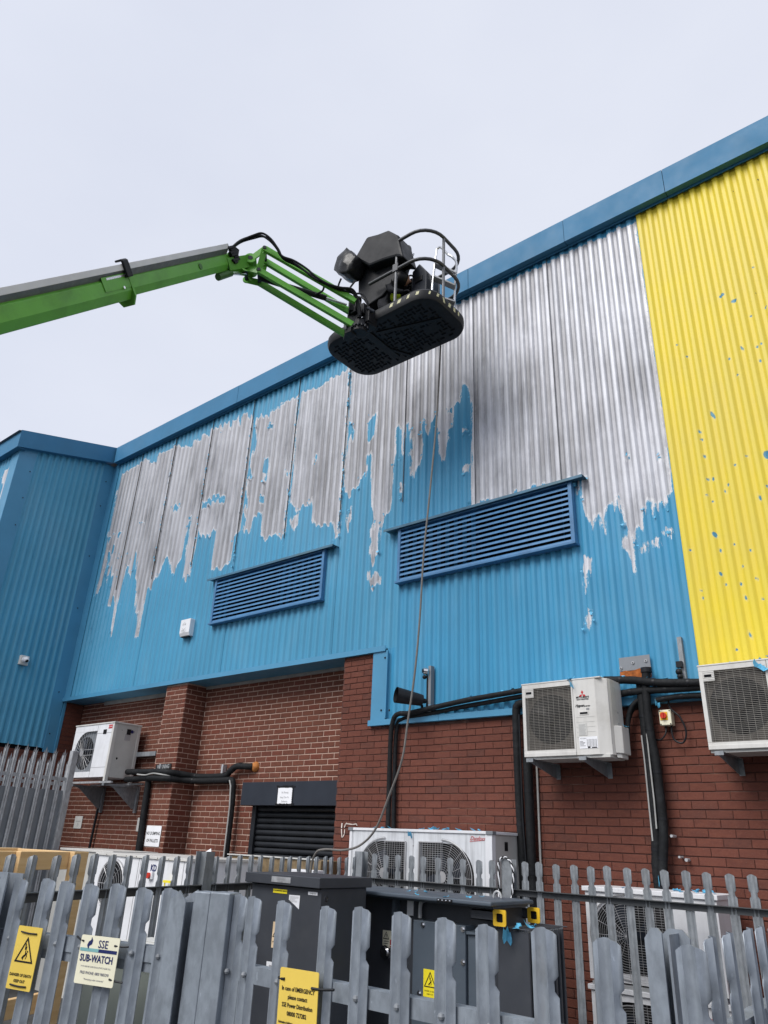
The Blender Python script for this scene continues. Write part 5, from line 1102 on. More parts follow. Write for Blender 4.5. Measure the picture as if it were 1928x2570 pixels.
# machine base, out of the frame behind the viewer's left shoulder
m = MB(); m.box((-4.75, -3.2, GZ + .45), (-3.3, -1.0, GZ + .85)); part('chassis', m, 'boom_green_dark', bl, bevel=.04)
m = MB(); m.box((-4.6, -3.3, GZ + .85), (-3.6, -1.7, GZ + 1.75)); part('turret', m, 'boom_green', bl, bevel=.06)
for x in (-4.85, -3.2):
    for y in (-2.95, -1.25):
        wq = part('wheel', MB().cyl((x - .13, y, GZ + .38), (x + .13, y, GZ + .38), .38, 24), 'tyre', bl, bevel=.03); part('rim', MB().cyl((x - .135, y, GZ + .38), (x + .135, y, GZ + .38), .18, 16), 'tray_grey', wq)

# ---------------------------------------------------------------- things carried in the basket
FLOOR = BZ + .135
def skin_body(name, joints, edges, parent, mat, sub=2):
    me = bpy.data.meshes.new(name); me.from_pydata([j[0] for j in joints], edges, []); o = bpy.data.objects.new(name, me); col.objects.link(o)
    o.parent = parent; o.matrix_parent_inverse = basis(parent).inverted(); me.materials.append(MATS[mat])
    o.modifiers.new('skin', 'SKIN'); 
    if not me.skin_vertices: me.skin_vertices.new()
    for i, j in enumerate(joints):
        r_ = j[1]; me.skin_vertices[0].data[i].radius = r_ if isinstance(r_, tuple) else (r_, r_); me.skin_vertices[0].data[i].use_root = (i == 0)
    sb = o.modifiers.new('subdivision', 'SUBSURF'); sb.levels = sub; sb.render_levels = sub
    return o
SHIFT = V((-.06, 0, -.03))
pr = root('person', 'person kneeling behind the console in black clothes and yellow hi-vis vest', 'person', (-4.85, 5.72, FLOOR))
J = [((-4.93, 5.72, 6.42), (.115, .13)), ((-4.84, 5.71, 6.52), (.105, .125)), ((-4.72, 5.69, 6.60), (.11, .145)), ((-4.645, 5.675, 6.645), (.06, .06)), ((-4.60, 5.66, 6.68), (.045, .045)),
     ((-4.85, 5.60, 6.36), .08), ((-4.70, 5.555, 6.19), .062), ((-4.92, 5.56, 6.145), .05), ((-5.07, 5.56, 6.135), .036),
     ((-4.86, 5.84, 6.36), .08), ((-4.71, 5.87, 6.19), .062), ((-4.93, 5.87, 6.145), .05), ((-5.08, 5.87, 6.135), .036),
     ((-4.70, 5.53, 6.60), .055), ((-4.63, 5.50, 6.44), .043), ((-4.50, 5.53, 6.36), .034), ((-4.45, 5.54, 6.35), .028),
     ((-4.70, 5.85, 6.60), .055), ((-4.60, 5.88, 6.44), .043), ((-4.47, 5.83, 6.37), .034), ((-4.43, 5.81, 6.36), .028)]
E_ = [(0, 1), (1, 2), (2, 3), (3, 4), (0, 5), (5, 6), (6, 7), (7, 8), (0, 9), (9, 10), (10, 11), (11, 12), (2, 13), (13, 14), (14, 15), (15, 16), (2, 17), (17, 18), (18, 19), (19, 20)]
skin_body('body', J, E_, pr, 'black_cloth')
m = MB(); m.ball((-4.58, 5.68, 6.715), .088, 18, 12, 1.12); m.ball((-4.52, 5.745, 6.70), .02, 8, 6); hd = part('head', m, 'skin', pr, smooth=True)
m = MB(); m.ball((-4.595, 5.655, 6.72), .107, 18, 10, 1.08); part('helmet', m, 'black_plastic', pr, smooth=True)
skin_body('vest', [((-4.86, 5.715, 6.50), (.118, .14)), ((-4.77, 5.70, 6.575), (.122, .152)), ((-4.685, 5.685, 6.63), (.10, .13))], [(0, 1), (1, 2)], pr, 'hivis')
for s_ in (5.56, 5.81):
    m = MB()
    for k in range(4): m.tube([(-4.43, s_ - .02 + .014 * k, 6.35), (-4.385 + .006 * (k % 2), s_ - .022 + .015 * k, 6.335), (-4.365, s_ - .022 + .015 * k, 6.31)], [.009, .008, .006], 6)
    m.tube([(-4.44, s_ + .03, 6.35), (-4.41, s_ + .045, 6.335), (-4.395, s_ + .05, 6.32)], [.010, .009, .007], 6); m.ball((-4.44, s_, 6.352), .03, 8, 6, .6)
    part('hand', m, 'black_cloth', pr, smooth=True)
pr.location += SHIFT
m = MB()
g_ = [[(-4.69 + .045 * i / 4 + .01 * math.sin(j), 5.80 + .025 * math.sin(i * 2.1 + j), 6.95 + .34 * j / 6) for i in range(5)] for j in range(7)]
m.add([p for r_ in g_ for p in r_], [(j * 5 + i, j * 5 + i + 1, j * 5 + i + 6, j * 5 + i + 5) for j in range(6) for i in range(4)]); 
jk = solo('jacket', m, 'hivis', 'yellow hi-vis jacket hanging at the right edge of the console', 'jacket', smooth=True); so = jk.modifiers.new('thickness', 'SOLIDIFY'); so.thickness = .02
solo('hose_coil', MB().tube([(-4.655 + .075 * math.cos(R(a)), 5.74, 7.20 + .11 * math.sin(R(a))) for a in range(0, 361, 20)], .014, 8), 'black_plastic', 'black coiled cable hanging beside the console', 'cable', smooth=True)
t = root('equipment_case', 'black pentagonal equipment case standing in the basket', 'case', (-4.45, 5.92, FLOOR))
m = MB(); m.prism([(-4.58, FLOOR), (-4.34, FLOOR), (-4.34, 6.74), (-4.46, 6.93), (-4.575, 6.85)], 'y', 5.78, 6.06); part('shell', m, 'charcoal_paint', t, bevel=.012)
m = MB(); m.box((-4.52, 5.765, 6.62), (-4.40, 5.782, 6.70)); part('latch', m, 'black_plastic', t, bevel=.003)
t = root('power_tool', 'black lumpy machine beside the person in the basket', 'machine', (-4.66, 5.98, FLOOR))
m = MB(); m.prism([(-4.80, FLOOR), (-4.56, FLOOR), (-4.55, 6.78), (-4.66, 6.86), (-4.79, 6.76)], 'y', 5.86, 6.10); part('housing', m, 'black_plastic', t, bevel=.015)
m = MB()
for k in range(14): m.ball((random.uniform(-4.78, -4.57), 5.86, random.uniform(6.55, 6.8)), random.uniform(.015, .035), 8, 6)
m.tube(smooth_path([(-4.78, 5.88, 6.78), (-4.74, 5.86, 6.88), (-4.66, 5.86, 6.90), (-4.60, 5.88, 6.83)], 5), .012, 7); part('fittings', m, 'black_plastic', t, smooth=True)
t = root('step_ladder', 'small aluminium step frame standing at the right end of the basket', 'ladder', (-4.2, 5.95, FLOOR))
m = MB(); m.tube(smooth_path([(-4.35, 5.90, FLOOR), (-4.33, 5.90, 6.6), (-4.275, 5.90, 7.10), (-4.255, 5.90, 7.165), (-4.21, 5.92, 7.17), (-4.14, 5.98, 7.05)], 5), .016, 8); m.tube(smooth_path([(-4.13, 6.10, FLOOR), (-4.10, 6.08, 6.6), (-4.05, 6.04, 6.88), (-4.08, 6.0, 6.98), (-4.14, 5.98, 7.05)], 5), .016, 8); part('rail', m, 'aluminium', t, smooth=True)
m = MB(); m.bar((-4.30, 5.91, 6.92), (-4.06, 6.05, 6.72), .10, .02); m.bar((-4.315, 5.91, 6.70), (-4.09, 6.07, 6.54), .10, .02); m.bar((-4.33, 5.91, 6.40), (-4.11, 6.09, 6.30), .10, .02); part('tread', m, 'tray_grey', t)
solo('wire_hook', MB().tube([(-4.32, 5.43, 6.63), (-4.29, 5.43, 6.69), (-4.275, 5.43, 6.72), (-4.29, 5.43, 6.73), (-4.30, 5.43, 6.71)], .004, 5), 'charcoal_paint', 'small wire hook standing on the basket rail', 'hook')
solo('wire_loop', MB().tube(smooth_path([(-4.06, 5.9, 6.62), (-4.0, 5.93, 6.6), (-3.99, 5.97, 6.66), (-4.04, 6.0, 6.70)], 5), .004, 5), 'aluminium', 'loose wire loop at the right end of the guard rail', 'wire')
hs = [(-4.53, 6.05, FLOOR + .02), (-4.525, 6.2, 6.13), (-4.52, 6.345, 6.10), (-4.52, 6.355, 5.85), (-4.56, 6.35, 4.92), (-4.64, 6.34, 3.89), (-4.71, 6.33, 3.07), (-4.745, 6.33, 2.36), (-4.79, 6.32, 1.73), (-4.865, 6.31, 1.19), (-4.92, 6.30, .81), (-5.08, 6.30, .45), (-5.24, 6.30, .14), (-5.43, 6.29, -.02), (-5.65, 6.28, -.075), (-5.92, 6.27, -.078), (-6.05, 6.27, -.13), (-6.13, 6.3, -.35), (-6.2, 6.35, -1.2), (-6.3, 6.4, GZ + .02), (-6.8, 6.3, GZ + .02)]
solo('pressure_hose', MB().tube(smooth_path(hs, 8), .0115, 9), 'hose_grey', 'long grey hose hanging from the basket down to the fence', 'hose', smooth=True)

# ---------------------------------------------------------------- palisade fences
def pale_mesh(name, h, wd=.07, notch='right', top='round', mat='dull_galvanised', dp=.016):
    xs = [-.5, -.36, -.22, -.07, .07, .22, .36, .5]; ys = [0, .1, .95, .35, .35, .95, .1, 0]
    m = MB(); rows = [0]
    zs = [(0, 0), (h - .17, 0), (h - .155, 0), (h - .142, 1), (h - .120, 1), (h - .107, 0), (h, 0)]
    vs = []; th = .0032
    for layer in (0, 1):
        for i, (z, nt2) in enumerate(zs):
            for x, y in zip(xs, ys):
                X = x * wd
                if nt2 and notch in ('right', 'both') and x > .3: X = wd * .33
                if nt2 and notch == 'both' and x < -.3: X = -wd * .33
                Z = z
                if i == len(zs) - 1: Z = h - (.016 * (abs(x) * 2) ** 2 if top == 'round' else 0)
                vs.append((X, -y * dp + (th if layer else 0), Z))
    n = len(xs); R_ = len(zs); fs = []
    for i in range(R_ - 1):
        for k in range(n - 1):
            a = i * n + k; fs.append((a, a + 1, a + n + 1, a + n)); b = R_ * n + a; fs.append((b + n, b + n + 1, b + 1, b))
    o = R_ * n
    for i in range(R_ - 1):
        for k in (0, n - 1):
            a = i * n + k; fs.append((a, a + n, a + n + o, a + o) if k == 0 else (a + n, a, a + o, a + n + o))
    for k in range(n - 1): a = (R_ - 1) * n + k; fs.append((a, a + 1, a + 1 + o, a + o))
    m.add(vs, fs)
    if top == 'spike':
        for cx, w_, lean, hh in ((0, .5, 0, .10), (-.36, .26, -.035, .055), (.36, .26, .035, .055)):
            x0_, x1_ = (cx - w_ / 2) * wd, (cx + w_ / 2) * wd; y0 = -.6 * dp if cx == 0 else -.05 * dp
            m.add([(x0_, y0, h - .005), (x1_, y0, h - .005), (cx * wd * 1.25, y0 - (.0 if cx == 0 else .02), h + hh), (x0_, y0 + th, h - .005), (x1_, y0 + th, h - .005)], [(0, 1, 2), (4, 3, 2), (0, 2, 3), (1, 4, 2)])
    me = m.mesh(name, mat); finish(me, 75 if top == 'round' else False); return me
def lroot(*a, **k): o = root(*a, **k); o['authored'] = 'local'; return o
def fence(name, label, cat, p0, p1, pos, h, mesh, rails, rail_side, posts=(), mat='dull_galvanised', post_h=None, jit=.006, group=None, bolts=True):
    d = V((p1[0] - p0[0], p1[1] - p0[1], 0)); rz = math.atan2(d.y, d.x); Ln = d.length
    t = lroot(name, label, cat, (p0[0], p0[1], GZ), rz, group)
    for x in pos:
        o = part('pale', mesh, None, t); o.location = (x, random.uniform(-.002, .002), random.uniform(-jit, jit)); o.rotation_euler = (random.uniform(-.004, .004), random.uniform(-.006, .006), random.uniform(-.03, .03))
    s_ = rail_side
    for z in rails:
        m = MB(); y = .006 * s_; m.box((-.02, y, z - .004), (Ln + .02, y + .045 * s_, z + .001)); m.box((-.02, y, z - .05), (Ln + .02, y + .004 * s_, z - .004)); part('rail', m, mat if s_ > 0 else 'rail_dark', t)
    if bolts:
        m = MB()
        for x in pos:
            for z in rails: m.ball((x, -.012 if s_ > 0 else -.016, z - .025), .010, 8, 4)
        part('bolt', m, 'panel_grey', t, kind='stuff')
    for x in posts:
        m = MB(); ph = post_h or h + .02; a = .05
        m.box((x - a, -.055 if s_ < 0 else .05, 0), (x + a, -.049 if s_ < 0 else .056, ph)); m.box((x - a, .03 if s_ < 0 else .14, 0), (x + a, .036 if s_ < 0 else .146, ph)); m.box((x - .003, -.049 if s_ < 0 else .056, 0), (x + .003, .03 if s_ < 0 else .14, ph - .004))
        part('post', m, mat, t)
    return t
pm('rail_dark', (.075, .08, .085), .5, .2, .15, 9)
galv('near_galvanised', (.235, .265, .305), .14)
h_n = H - .185
pn = pale_mesh('pale', h_n, .073, 'right', 'round', 'near_galvanised', .017)
xs_n = [-2.285, -2.196, -2.03, -1.845, -1.687, -1.53, -1.375, -1.22, -1.049, -.8915]
nf = fence('palisade_fence', 'grey galvanised palisade fence nearest the viewer carrying the emergency sign', 'fence', (-2.32, 1.98), (-.75, 1.98), [x + 2.32 for x in xs_n], h_n, pn, (1.585, .35), 1, group='galvanised palisade fences', mat='near_galvanised')
# corner post of the near fence
t = lroot('fence_post', 'broad hollow corner post at the right end of the near fence', 'post', (-.735, 2.03, GZ), 0)
m = MB()
def ctop(x, w_): return h_n + .022 - .02 * (abs(x) / w_) ** 2
m.prism([(-.074, 0), (-.030, 0), (-.030, h_n + .012), (-.038, h_n + .022), (-.056, h_n + .022), (-.074, h_n - .002)], 'y', .01, .017)
m.prism([(-.06, 0), (.012, 0), (.012, h_n), (-.005, h_n + .018), (-.04, h_n + .018), (-.06, h_n)], 'y', .085, .092); m.box((-.074, .017, 0), (-.069, .085, h_n - .004)); m.box((-.02, .017, 0), (-.014, .085, h_n + .01))
part('section', m, 'near_galvanised', t)
o = part('pale', pn, None, t); o.location = (.040, .0, -.004)
rf = fence('palisade_fence', 'palisade fence running back from the broad corner post at lower right', 'fence', (-.70, 2.05), (-.80, 4.6), [.16 + .185 * k for k in range(14)], h_n, pale_mesh('pale', h_n, .073, 'both', 'round', 'near_galvanised', .017), (1.585, .35), 1, group='galvanised palisade fences', mat='near_galvanised')
# gate on the left
pg = pale_mesh('pale', h_n, .082, 'right', 'round', 'near_galvanised', .018)
gt = fence('palisade_gate', 'grey palisade gate at lower left carrying the two tied signs', 'gate', (-3.38, 1.665), (-2.52, 1.902), [.07 + .1255 * k + .02 for k in range(7)], h_n, pg, (H - .38, .35), 1, group=None, mat='near_galvanised')
m = MB(); m.box((.0, .012, H - .462), (.9, .018, H - .378)); part('gate_plate', m, 'near_galvanised', gt)
t = lroot('fence_post', 'flat topped hinge post with a bolt hole at the far lower left', 'post', (-3.40, 1.635, GZ), R(15.4))
m = MB(); m.box((-.10, -.03, 0), (.075, -.022, H - .17)); m.box((-.10, .05, 0), (.075, .058, H - .175)); m.box((-.016, -.022, 0), (-.010, .05, H - .175)); part('section', m, 'near_galvanised', t)
part('bolt_hole', MB().disc((.03, -.0312, H - .192), (0, -1, 0), .0065, 12), 'void_black', t)
t = lroot('gate_post', 'galvanised gate post with V cut tops beside the gate', 'post', (-2.485, 1.912, GZ), R(15.4))
m = MB(); a = H - .185; m.prism([(-.042, 0), (.028, 0), (.028, a - .035), (-.005, a), (-.042, a - .032)], 'y', -.045, -.039); m.prism([(-.042, 0), (.04, 0), (.04, a - .03), (.012, a), (-.042, a - .03)], 'y', .04, .046); m.box((-.003, -.039, 0), (.003, .04, a - .04)); part('section', m, 'near_galvanised', t)
t = lroot('gate_post', 'flat sided closed gate post between the gate and the near fence', 'post', (-2.375, 1.945, GZ), R(15.4))
m = MB(); m.box((-.075, -.02, 0), (-.003, .05, H - .186)); part('section', m, 'near_galvanised', t, bevel=.004)
m = MB(); m.box((.0, -.024, 0), (.085, .05, H - .184)); part('section', m, 'near_galvanised', t, bevel=.004)
# inner compound fences
h_f = H - .092
pf = pale_mesh('pale', h_f, .066, 'both', 'round', 'dull_galvanised', .014)
FX = [-1.63 - .1535 * k for k in range(24)]; FX = [x for x in FX if x > -5.25 and abs(x + 3.61) > .06] + [-1.63 + .1535 * k for k in range(1, 17)]
ff = fence('palisade_fence', 'inner palisade fence in front of the twin fan unit and brick wall', 'fence', (-5.35, 6.2), (1.0, 6.2), [x + 5.35 for x in FX], h_f, pf, (H - .308, .35), -1, posts=(.03, 1.74, 4.6), group='galvanised palisade fences', post_h=H - .078, bolts=False)
P0, P1 = (-4.21, 2.06), (-5.31, 6.17); Ln = math.hypot(P1[0] - P0[0], P1[1] - P0[1])
h_s = H - .126
sf = fence('palisade_fence', 'inner palisade fence on the left in front of the crate and white cabinet', 'fence', P0, P1, [.0 + .1515 * k for k in range(28) if k not in (11,)], h_s, pale_mesh('pale', h_s, .066, 'both', 'round', 'dull_galvanised', .014), (H - .312, .35), -1, posts=(1.665,), group='galvanised palisade fences', post_h=H - .10, bolts=False)
# tall spiked fence at far left
h_t = H + 1.06
pt_ = pale_mesh('pale', h_t, .066, 'none', 'spike', 'bright_galvanised', .016)
tf = fence('spiked_fence', 'tall spiked palisade gate with grey sheet panel at far left', 'fence', (-11.4, 4.3), (-11.4, 6.2), [.05 + .155 * k for k in range(12)], h_t, pt_, (H + .74, .5), 1, group=None, mat='bright_galvanised', bolts=False)
part('sheet_panel', MB().box((0, .03, .05), (1.88, .036, H + .55)), 'panel_grey', tf)
part('post', MB().box((1.86, -.035, 0), (1.955, .06, h_t + .08)), 'bright_galvanised', tf, bevel=.005)
tf2 = fence('spiked_fence', 'lower spiked palisade fence just behind the tall gate', 'fence', (-12.3, 4.6), (-12.0, 6.6), [.05 + .155 * k for k in range(13)], H + .98, pale_mesh('pale', H + .98, .066, 'none', 'spike', 'bright_galvanised', .016), (H + .70,), 1, mat='bright_galvanised', bolts=False)

# ---------------------------------------------------------------- signs tied to the fence
def warning(q, cx, cy, s, z=.0022):
    a = [(cx, cy + s * .58), (cx - s * .52, cy - s * .36), (cx + s * .52, cy - s * .36)]; g = (cx, cy - .05 * s); b_ = [(g[0] + (p[0] - g[0]) * .80, g[1] + (p[1] - g[1]) * .80) for p in a]
    for i in range(3):
        j = (i + 1) % 3; q.add([(*a[i], z), (*a[j], z), (*b_[j], z), (*b_[i], z)], [(0, 1, 2, 3)])
    def pl(pts): q.add([(cx + x * s, cy + y * s, z) for x, y in pts], [tuple(range(len(pts)))])
    pl([(-.06, .33), (-.01, .33), (.0, .20), (.05, .24), (.03, .03), (.055, .04), (.01, -.03), (-.02, .05), (.005, .045), (.0, .13), (-.055, .09)])
    pl([(.0, -.02), (.10, .01), (.12, -.05), (.02, -.10), (-.12, -.14), (-.16, -.22), (-.13, -.22), (-.09, -.17), (.0, -.15), (.02, -.10)]); pl([(.09, -.05), (.13, -.12), (.07, -.24), (.05, -.23), (.09, -.13), (.05, -.08)]); pl([(-.04, -.12), (-.06, -.26), (-.10, -.25), (-.09, -.14)])
    q.add([(cx + s * (.12 + .035 * math.cos(R(k * 45))), cy + s * (.045 + .035 * math.sin(R(k * 45))), z) for k in range(8)], [tuple(range(8))])
def tie(p0, p1, t, r=.0028):
    p0 = V(p0); p1 = V(p1); part('cable_tie', MB().tube(smooth_path([p0, p0.lerp(p1, .5) + V((0, 0, -.002)), p1], 4), r, 6), 'black_plastic', t, smooth=True)
gd = V((.963, .27, 0)).normalized(); gn = V((gd.y, -gd.x, 0))
def gate_pt(x, z, o=.028): 
    p = V((-3.173 + (x + 3.173), 1.722 + (x + 3.173) * .2755, z)) + gn * o; return p
c = gate_pt(-3.176, -.4615); M = frame(c, (gd.x, gd.y, -.012), (0.012, 0, 1))
t = plate_sign('warning_sign', 'yellow danger of death sign tied to the gate at lower left', 'sign', M, .128, .213, 'yellow_sign', [('DANGER OF DEATH', 0, -.058, .0135, .93, .0004), ('KEEP OUT', 0, -.078, .0135, .95, .0004)], th=.0025)
q = MB(M); warning(q, 0, .018, .094, .0038); part('symbol', q, 'ink_black', t)
tie(M @ V((-.042, .087, .006)), M @ V((.042, .085, .006)), t); tie(M @ V((-.042, -.091, .006)), M @ V((.042, -.092, .006)), t)
c = gate_pt(-2.821, -.4385, .03); M = frame(c, (gd.x, gd.y, 0), (0, 0, 1))
t = plate_sign('information_sign', 'cream substation watch sign tied to the gate', 'sign', M, .187, .157, 'cream_sign', [('SSE', .018, .052, .036, .95, .0004), ('SUB-WATCH', -.004, .004, .032, .86, .0009), ('IF YOU SEE ANY SUSPICIOUS ACTIVITY, PLEASE CALL', 0, -.022, .0068, .9), ('FREE PHONE: 0800 9803290', -.002, -.042, .0132, .88), ('"Preventing a safer community"', .0, -.062, .008, .95)], 'ink_blue', th=.0025)
q = MB(M); q.add([(-.09, .026, .0035), (.0, .026, .0035), (.0, .037, .0035), (-.09, .037, .0035)], [(0, 1, 2, 3)]); part('teal_band', q, 'ink_teal', t)
q = MB(M); q.add([(.0, .026, .0035), (.088, .026, .0035), (.088, .037, .0035), (.0, .037, .0035)], [(0, 1, 2, 3)]); q.add([(x - .042, y + .052, .0035) for x, y in ((.0, .022), (.008, .010), (.005, -.002), (-.007, -.008), (-.008, -.022), (-.018, -.006), (-.012, .006), (-.002, .012))], [tuple(range(8))]); part('blue_band', q, 'ink_blue', t)
tie(M @ V((.072, .054, .004)), M @ V((.125, .053, -.012)), t, .0034); tie(M @ V((.072, -.052, .004)), M @ V((.123, -.06, -.012)), t, .0034); tie(M @ V((-.078, .058, .004)), M @ V((-.13, .068, -.012)), t, .0034)
M = frame((-1.905, 1.945, -.482), (1, 0, .02), (0, .0, 1))
t = plate_sign('information_sign', 'yellow emergency contact sign tied to the near fence pales', 'sign', M, .172, .215, 'yellow_sign', [('In case of EMERGENCY', 0, .052, .0165, .9, .0004), ('please contact', 0, .030, .0165, .9, .0004), ('SSE Power Distribution', 0, .008, .0165, .86, .0004), ('08000 727282', 0, -.014, .0165, .9, .0004), ('Substation Address:', -.046, -.038, .0085, .95, .0003)], th=.0025)
q = MB(M); q.box((-.080, -.085, .0025), (.058, -.056, .0034)); part('address_label', q, 'cream_sign', t)
q = MB(M); scribble(q, -.076, -.032, -.066, .0065, .0045); scribble(q, -.024, .046, -.072, .0055, .0045); part('label_print', q, 'ink_grey', t)
tie(M @ V((-.098, .077, -.004)), M @ V((-.062, .077, .005)), t, .0042); tie(M @ V((.060, .064, .005)), M @ V((.145, .068, -.006)), t, .0042)

# ---------------------------------------------------------------- substation equipment
t = root('electrical_cabinet', 'dark grey electrical cabinet with overhanging flat roof and metal nameplate', 'cabinet', (-4.06, 4.17, GZ))
part('body', MB().box((-4.40, 3.94, GZ), (-3.72, 4.40, -.285)), 'transformer_grey', t, bevel=.004)
part('roof', MB().box((-4.435, 3.895, -.283), (-3.70, 4.435, -.220)), 'transformer_grey', t, bevel=.004)
pl_ = part('nameplate', MB().box((-4.155, 3.890, -.268), (-3.968, 3.896, -.233)), 'bright_galvanised', t)
q = MB(FRONT(-4.06, 3.889, -.2505)); text_into(q, 'Schneider', 0, .004, .022, z=0); text_into(q, 'Electric', 0, -.012, .013, z=0); part('lettering', q, 'ink_grey', pl_)
q = MB(FRONT(0, 3.939, 0)); q.box((-4.178, -.337, 0), (-4.04, -.312, .002)); part('yellow_label', q, 'bright_yellow', t)
q = MB(FRONT(-4.11, 3.936, -.322)); scribble(q, -.062, .064, 0, .0075); part('label_print', q, 'ink_black', t)
q = MB(FRONT(0, 3.939, 0)); q.box((-3.838, -.328, 0), (-3.752, -.309, .002)); q.box((-4.178, -.783, 0), (-4.08, -.746, .002)); q.poly([(-4.015, -.340, .003), (-4.014, -.37, .003), (-3.95, -.40, .003), (-3.912, -.42, .003), (-3.911, -.338, .003)]); part('white_label', q, 'white_paper', t)
q = MB(FRONT(0, 3.9355, 0)); scribble(q, -3.825, -3.765, -.3185, .009)
for k in range(6): q.box((-4.005, -.348 - .006 * k, 0), (-3.93 + random.uniform(-.03, .01), -.3495 - .006 * k, .0005))
scribble(q, -4.15, -4.09, -.768, .012); part('label_print', q, 'ink_grey', t)
q = MB(FRONT(0, 3.939, 0)); q.box((-4.148, -.664, 0), (-4.05, -.511, .002)); part('warning_sticker', q, 'beige_sticker', t)
q = MB(FRONT(0, 3.936, 0)); warning(q, -4.099, -.57, .085, 0); scribble(q, -4.138, -4.06, -.628, .009); scribble(q, -4.125, -4.075, -.645, .009); part('symbol', q, 'ink_black', t)
m = MB(); m.tube([(-3.722, 3.99, -.345), (-3.715, 3.99, -.345)], .016, 14); part('knob', m, 'chrome', t, smooth=True)
part('seam', MB().box((-4.40, 3.936, -.292), (-3.72, 3.941, -.286)), 'void_black', t)

t = root('transformer', 'dark grey power transformer with flat lid and yellow lifting eyes', 'transformer', (-3.3, 4.8, GZ))
part('tank', MB().box((-4.35, 4.72, GZ), (-2.86, 5.12, -.332)), 'transformer_grey', t, bevel=.004)
part('lid', MB().box((-4.35, 4.50, -.336), (-2.765, 5.06, -.309)), 'transformer_blue', t, bevel=.008)
part('lid_flange', MB().box((-4.34, 4.58, -.352), (-2.80, 5.04, -.334)), 'transformer_blue', t)
part('front_panel', MB().box((-3.452, 4.60, -1.5), (-3.025, 4.722, -.468)), 'transformer_blue', t, bevel=.003)
for x, z in ((-3.37, -.492), (-3.043, -.489), (-3.043, -.676), (-3.39, -.89)):
    m = MB(); m.tube([(x, 4.595, z), (x, 4.585, z)], .011, 6); m.tube([(x, 4.600, z), (x, 4.595, z)], .017, 12); part('panel_bolt', m, 'chrome', t)
m = MB(); m.prism([(4.62, -1.6), (4.62, -.50), (4.72, -.49), (4.72, -1.6)], 'x', -3.018, -2.905); part('cable_box', m, 'transformer_blue', t, bevel=.003)
m = MB(); m.prism([(-3.018, -.497), (-2.903, -.502), (-2.903, -.508), (-3.018, -.515)], 'y', 4.60, 4.66); part('cable_box_lip', m, 'transformer_blue', t)
m = MB(); m.box((-3.694, 4.66, -.50), (-3.664, 4.72, -.350)); m.box((-3.684, 4.655, -.49), (-3.674, 4.661, -.36)); part('gauge', m, 'transformer_blue', t, bevel=.002)
part('pipe', MB().tube(smooth_path([(-3.42, 4.70, -.345), (-3.45, 4.68, -.37), (-3.455, 4.68, -.46)], 5), .014, 8), 'tray_grey', t, smooth=True)
m = MB(); m.box((-3.595, 4.712, -.455), (-3.54, 4.719, -.35)); part('white_label', m, 'white_paper', t)
m = MB(); m.tube([(-3.725, 4.72, -.694), (-3.725, 4.66, -.694)], .035, 16); m.tube([(-3.725, 4.66, -.694), (-3.725, 4.635, -.694)], .046, 8); m.tube([(-3.725, 4.635, -.694), (-3.725, 4.62, -.694)], .03, 12); m.tube([(-3.69, 4.645, -.68), (-3.672, 4.645, -.675)], .016, 8); part('drain_valve', m, 'chrome', t, smooth=True)
q = MB(FRONT(0, 4.719, 0)); q.box((-3.815, -.664, 0), (-3.68, -.567, .002)); part('warning_sticker', q, 'cream_sign', t)
q = MB(FRONT(0, 4.716, 0)); 
def tri(q, cx, cy, s):
    a = [(cx, cy + s * .6), (cx - s * .55, cy - s * .4), (cx + s * .55, cy - s * .4)]; b_ = [(cx + (x - cx) * .72, cy + (y - cy) * .72) for x, y in a]
    for i in range(3): j = (i + 1) % 3; q.add([(*a[i], 0), (*a[j], 0), (*b_[j], 0), (*b_[i], 0)], [(0, 1, 2, 3)])
    q.box((cx - .0025, cy - .006, 0), (cx + .0025, cy + s * .25, .0003)); q.box((cx - .0025, cy - s * .28, 0), (cx + .0025, cy - s * .2, .0003))
tri(q, -3.782, -.603, .05); scribble(q, -3.806, -3.758, -.636, .007); scribble(q, -3.803, -3.762, -.65, .007); part('symbol', q, 'ink_black', t)
q = MB(FRONT(0, 4.716, 0)); q.box((-3.745, -.655, 0), (-3.69, -.622, .0006)); part('red_field', q, 'ink_red', t)
q = MB(FRONT(0, 4.599, 0)); q.box((-3.357, -.902, 0), (-3.246, -.746, .002)); part('warning_sticker', q, 'bright_yellow', t)
q = MB(FRONT(0, 4.596, 0)); warning(q, -3.3015, -.812, .096, 0); text_into(q, 'DANGER OF DEATH', -3.3015, -.868, .0115, z=0, sx=.9); text_into(q, 'KEEP OUT', -3.3015, -.885, .0115, z=0); part('symbol', q, 'ink_black', t)
for y in (4.65, 5.10):
    m = MB(); m.box((-2.99, y - .035, -.425), (-2.82, y - .029, -.366)); m.box((-2.99, y - .035, -.372), (-2.82, y + .02, -.366)); m.box((-2.99, y - .035, -.425), (-2.82, y + .02, -.419)); part('lifting_arm', m, 'transformer_grey', t)
    m = MB(); sq = rrect(-.047, -.047, .047, .047, .012, 3); n = len(sq); cc = []
    for x, z in sq: a = math.atan2(z, x); cc.append((.031 * math.cos(a), .031 * math.sin(a)))
    vs = []
    for yy in (y - .042, y - .033): vs += [(-2.77 + x, yy, -.402 + z) for x, z in sq] + [(-2.77 + x, yy, -.402 + z) for x, z in cc]
    fs = []
    for k in range(n):
        k2 = (k + 1) % n; fs += [(k, k2, n + k2, n + k), (2 * n + k2, 2 * n + k, 3 * n + k, 3 * n + k2), (k2, k, 2 * n + k, 2 * n + k2), (n + k, n + k2, 3 * n + k2, 3 * n + k)]
    m.add(vs, fs); part('lifting_eye', m, 'lug_yellow', t)
    part('eye_backing', MB().box((-2.81, y - .030, -.44), (-2.73, y - .022, -.365)), 'void_black', t)
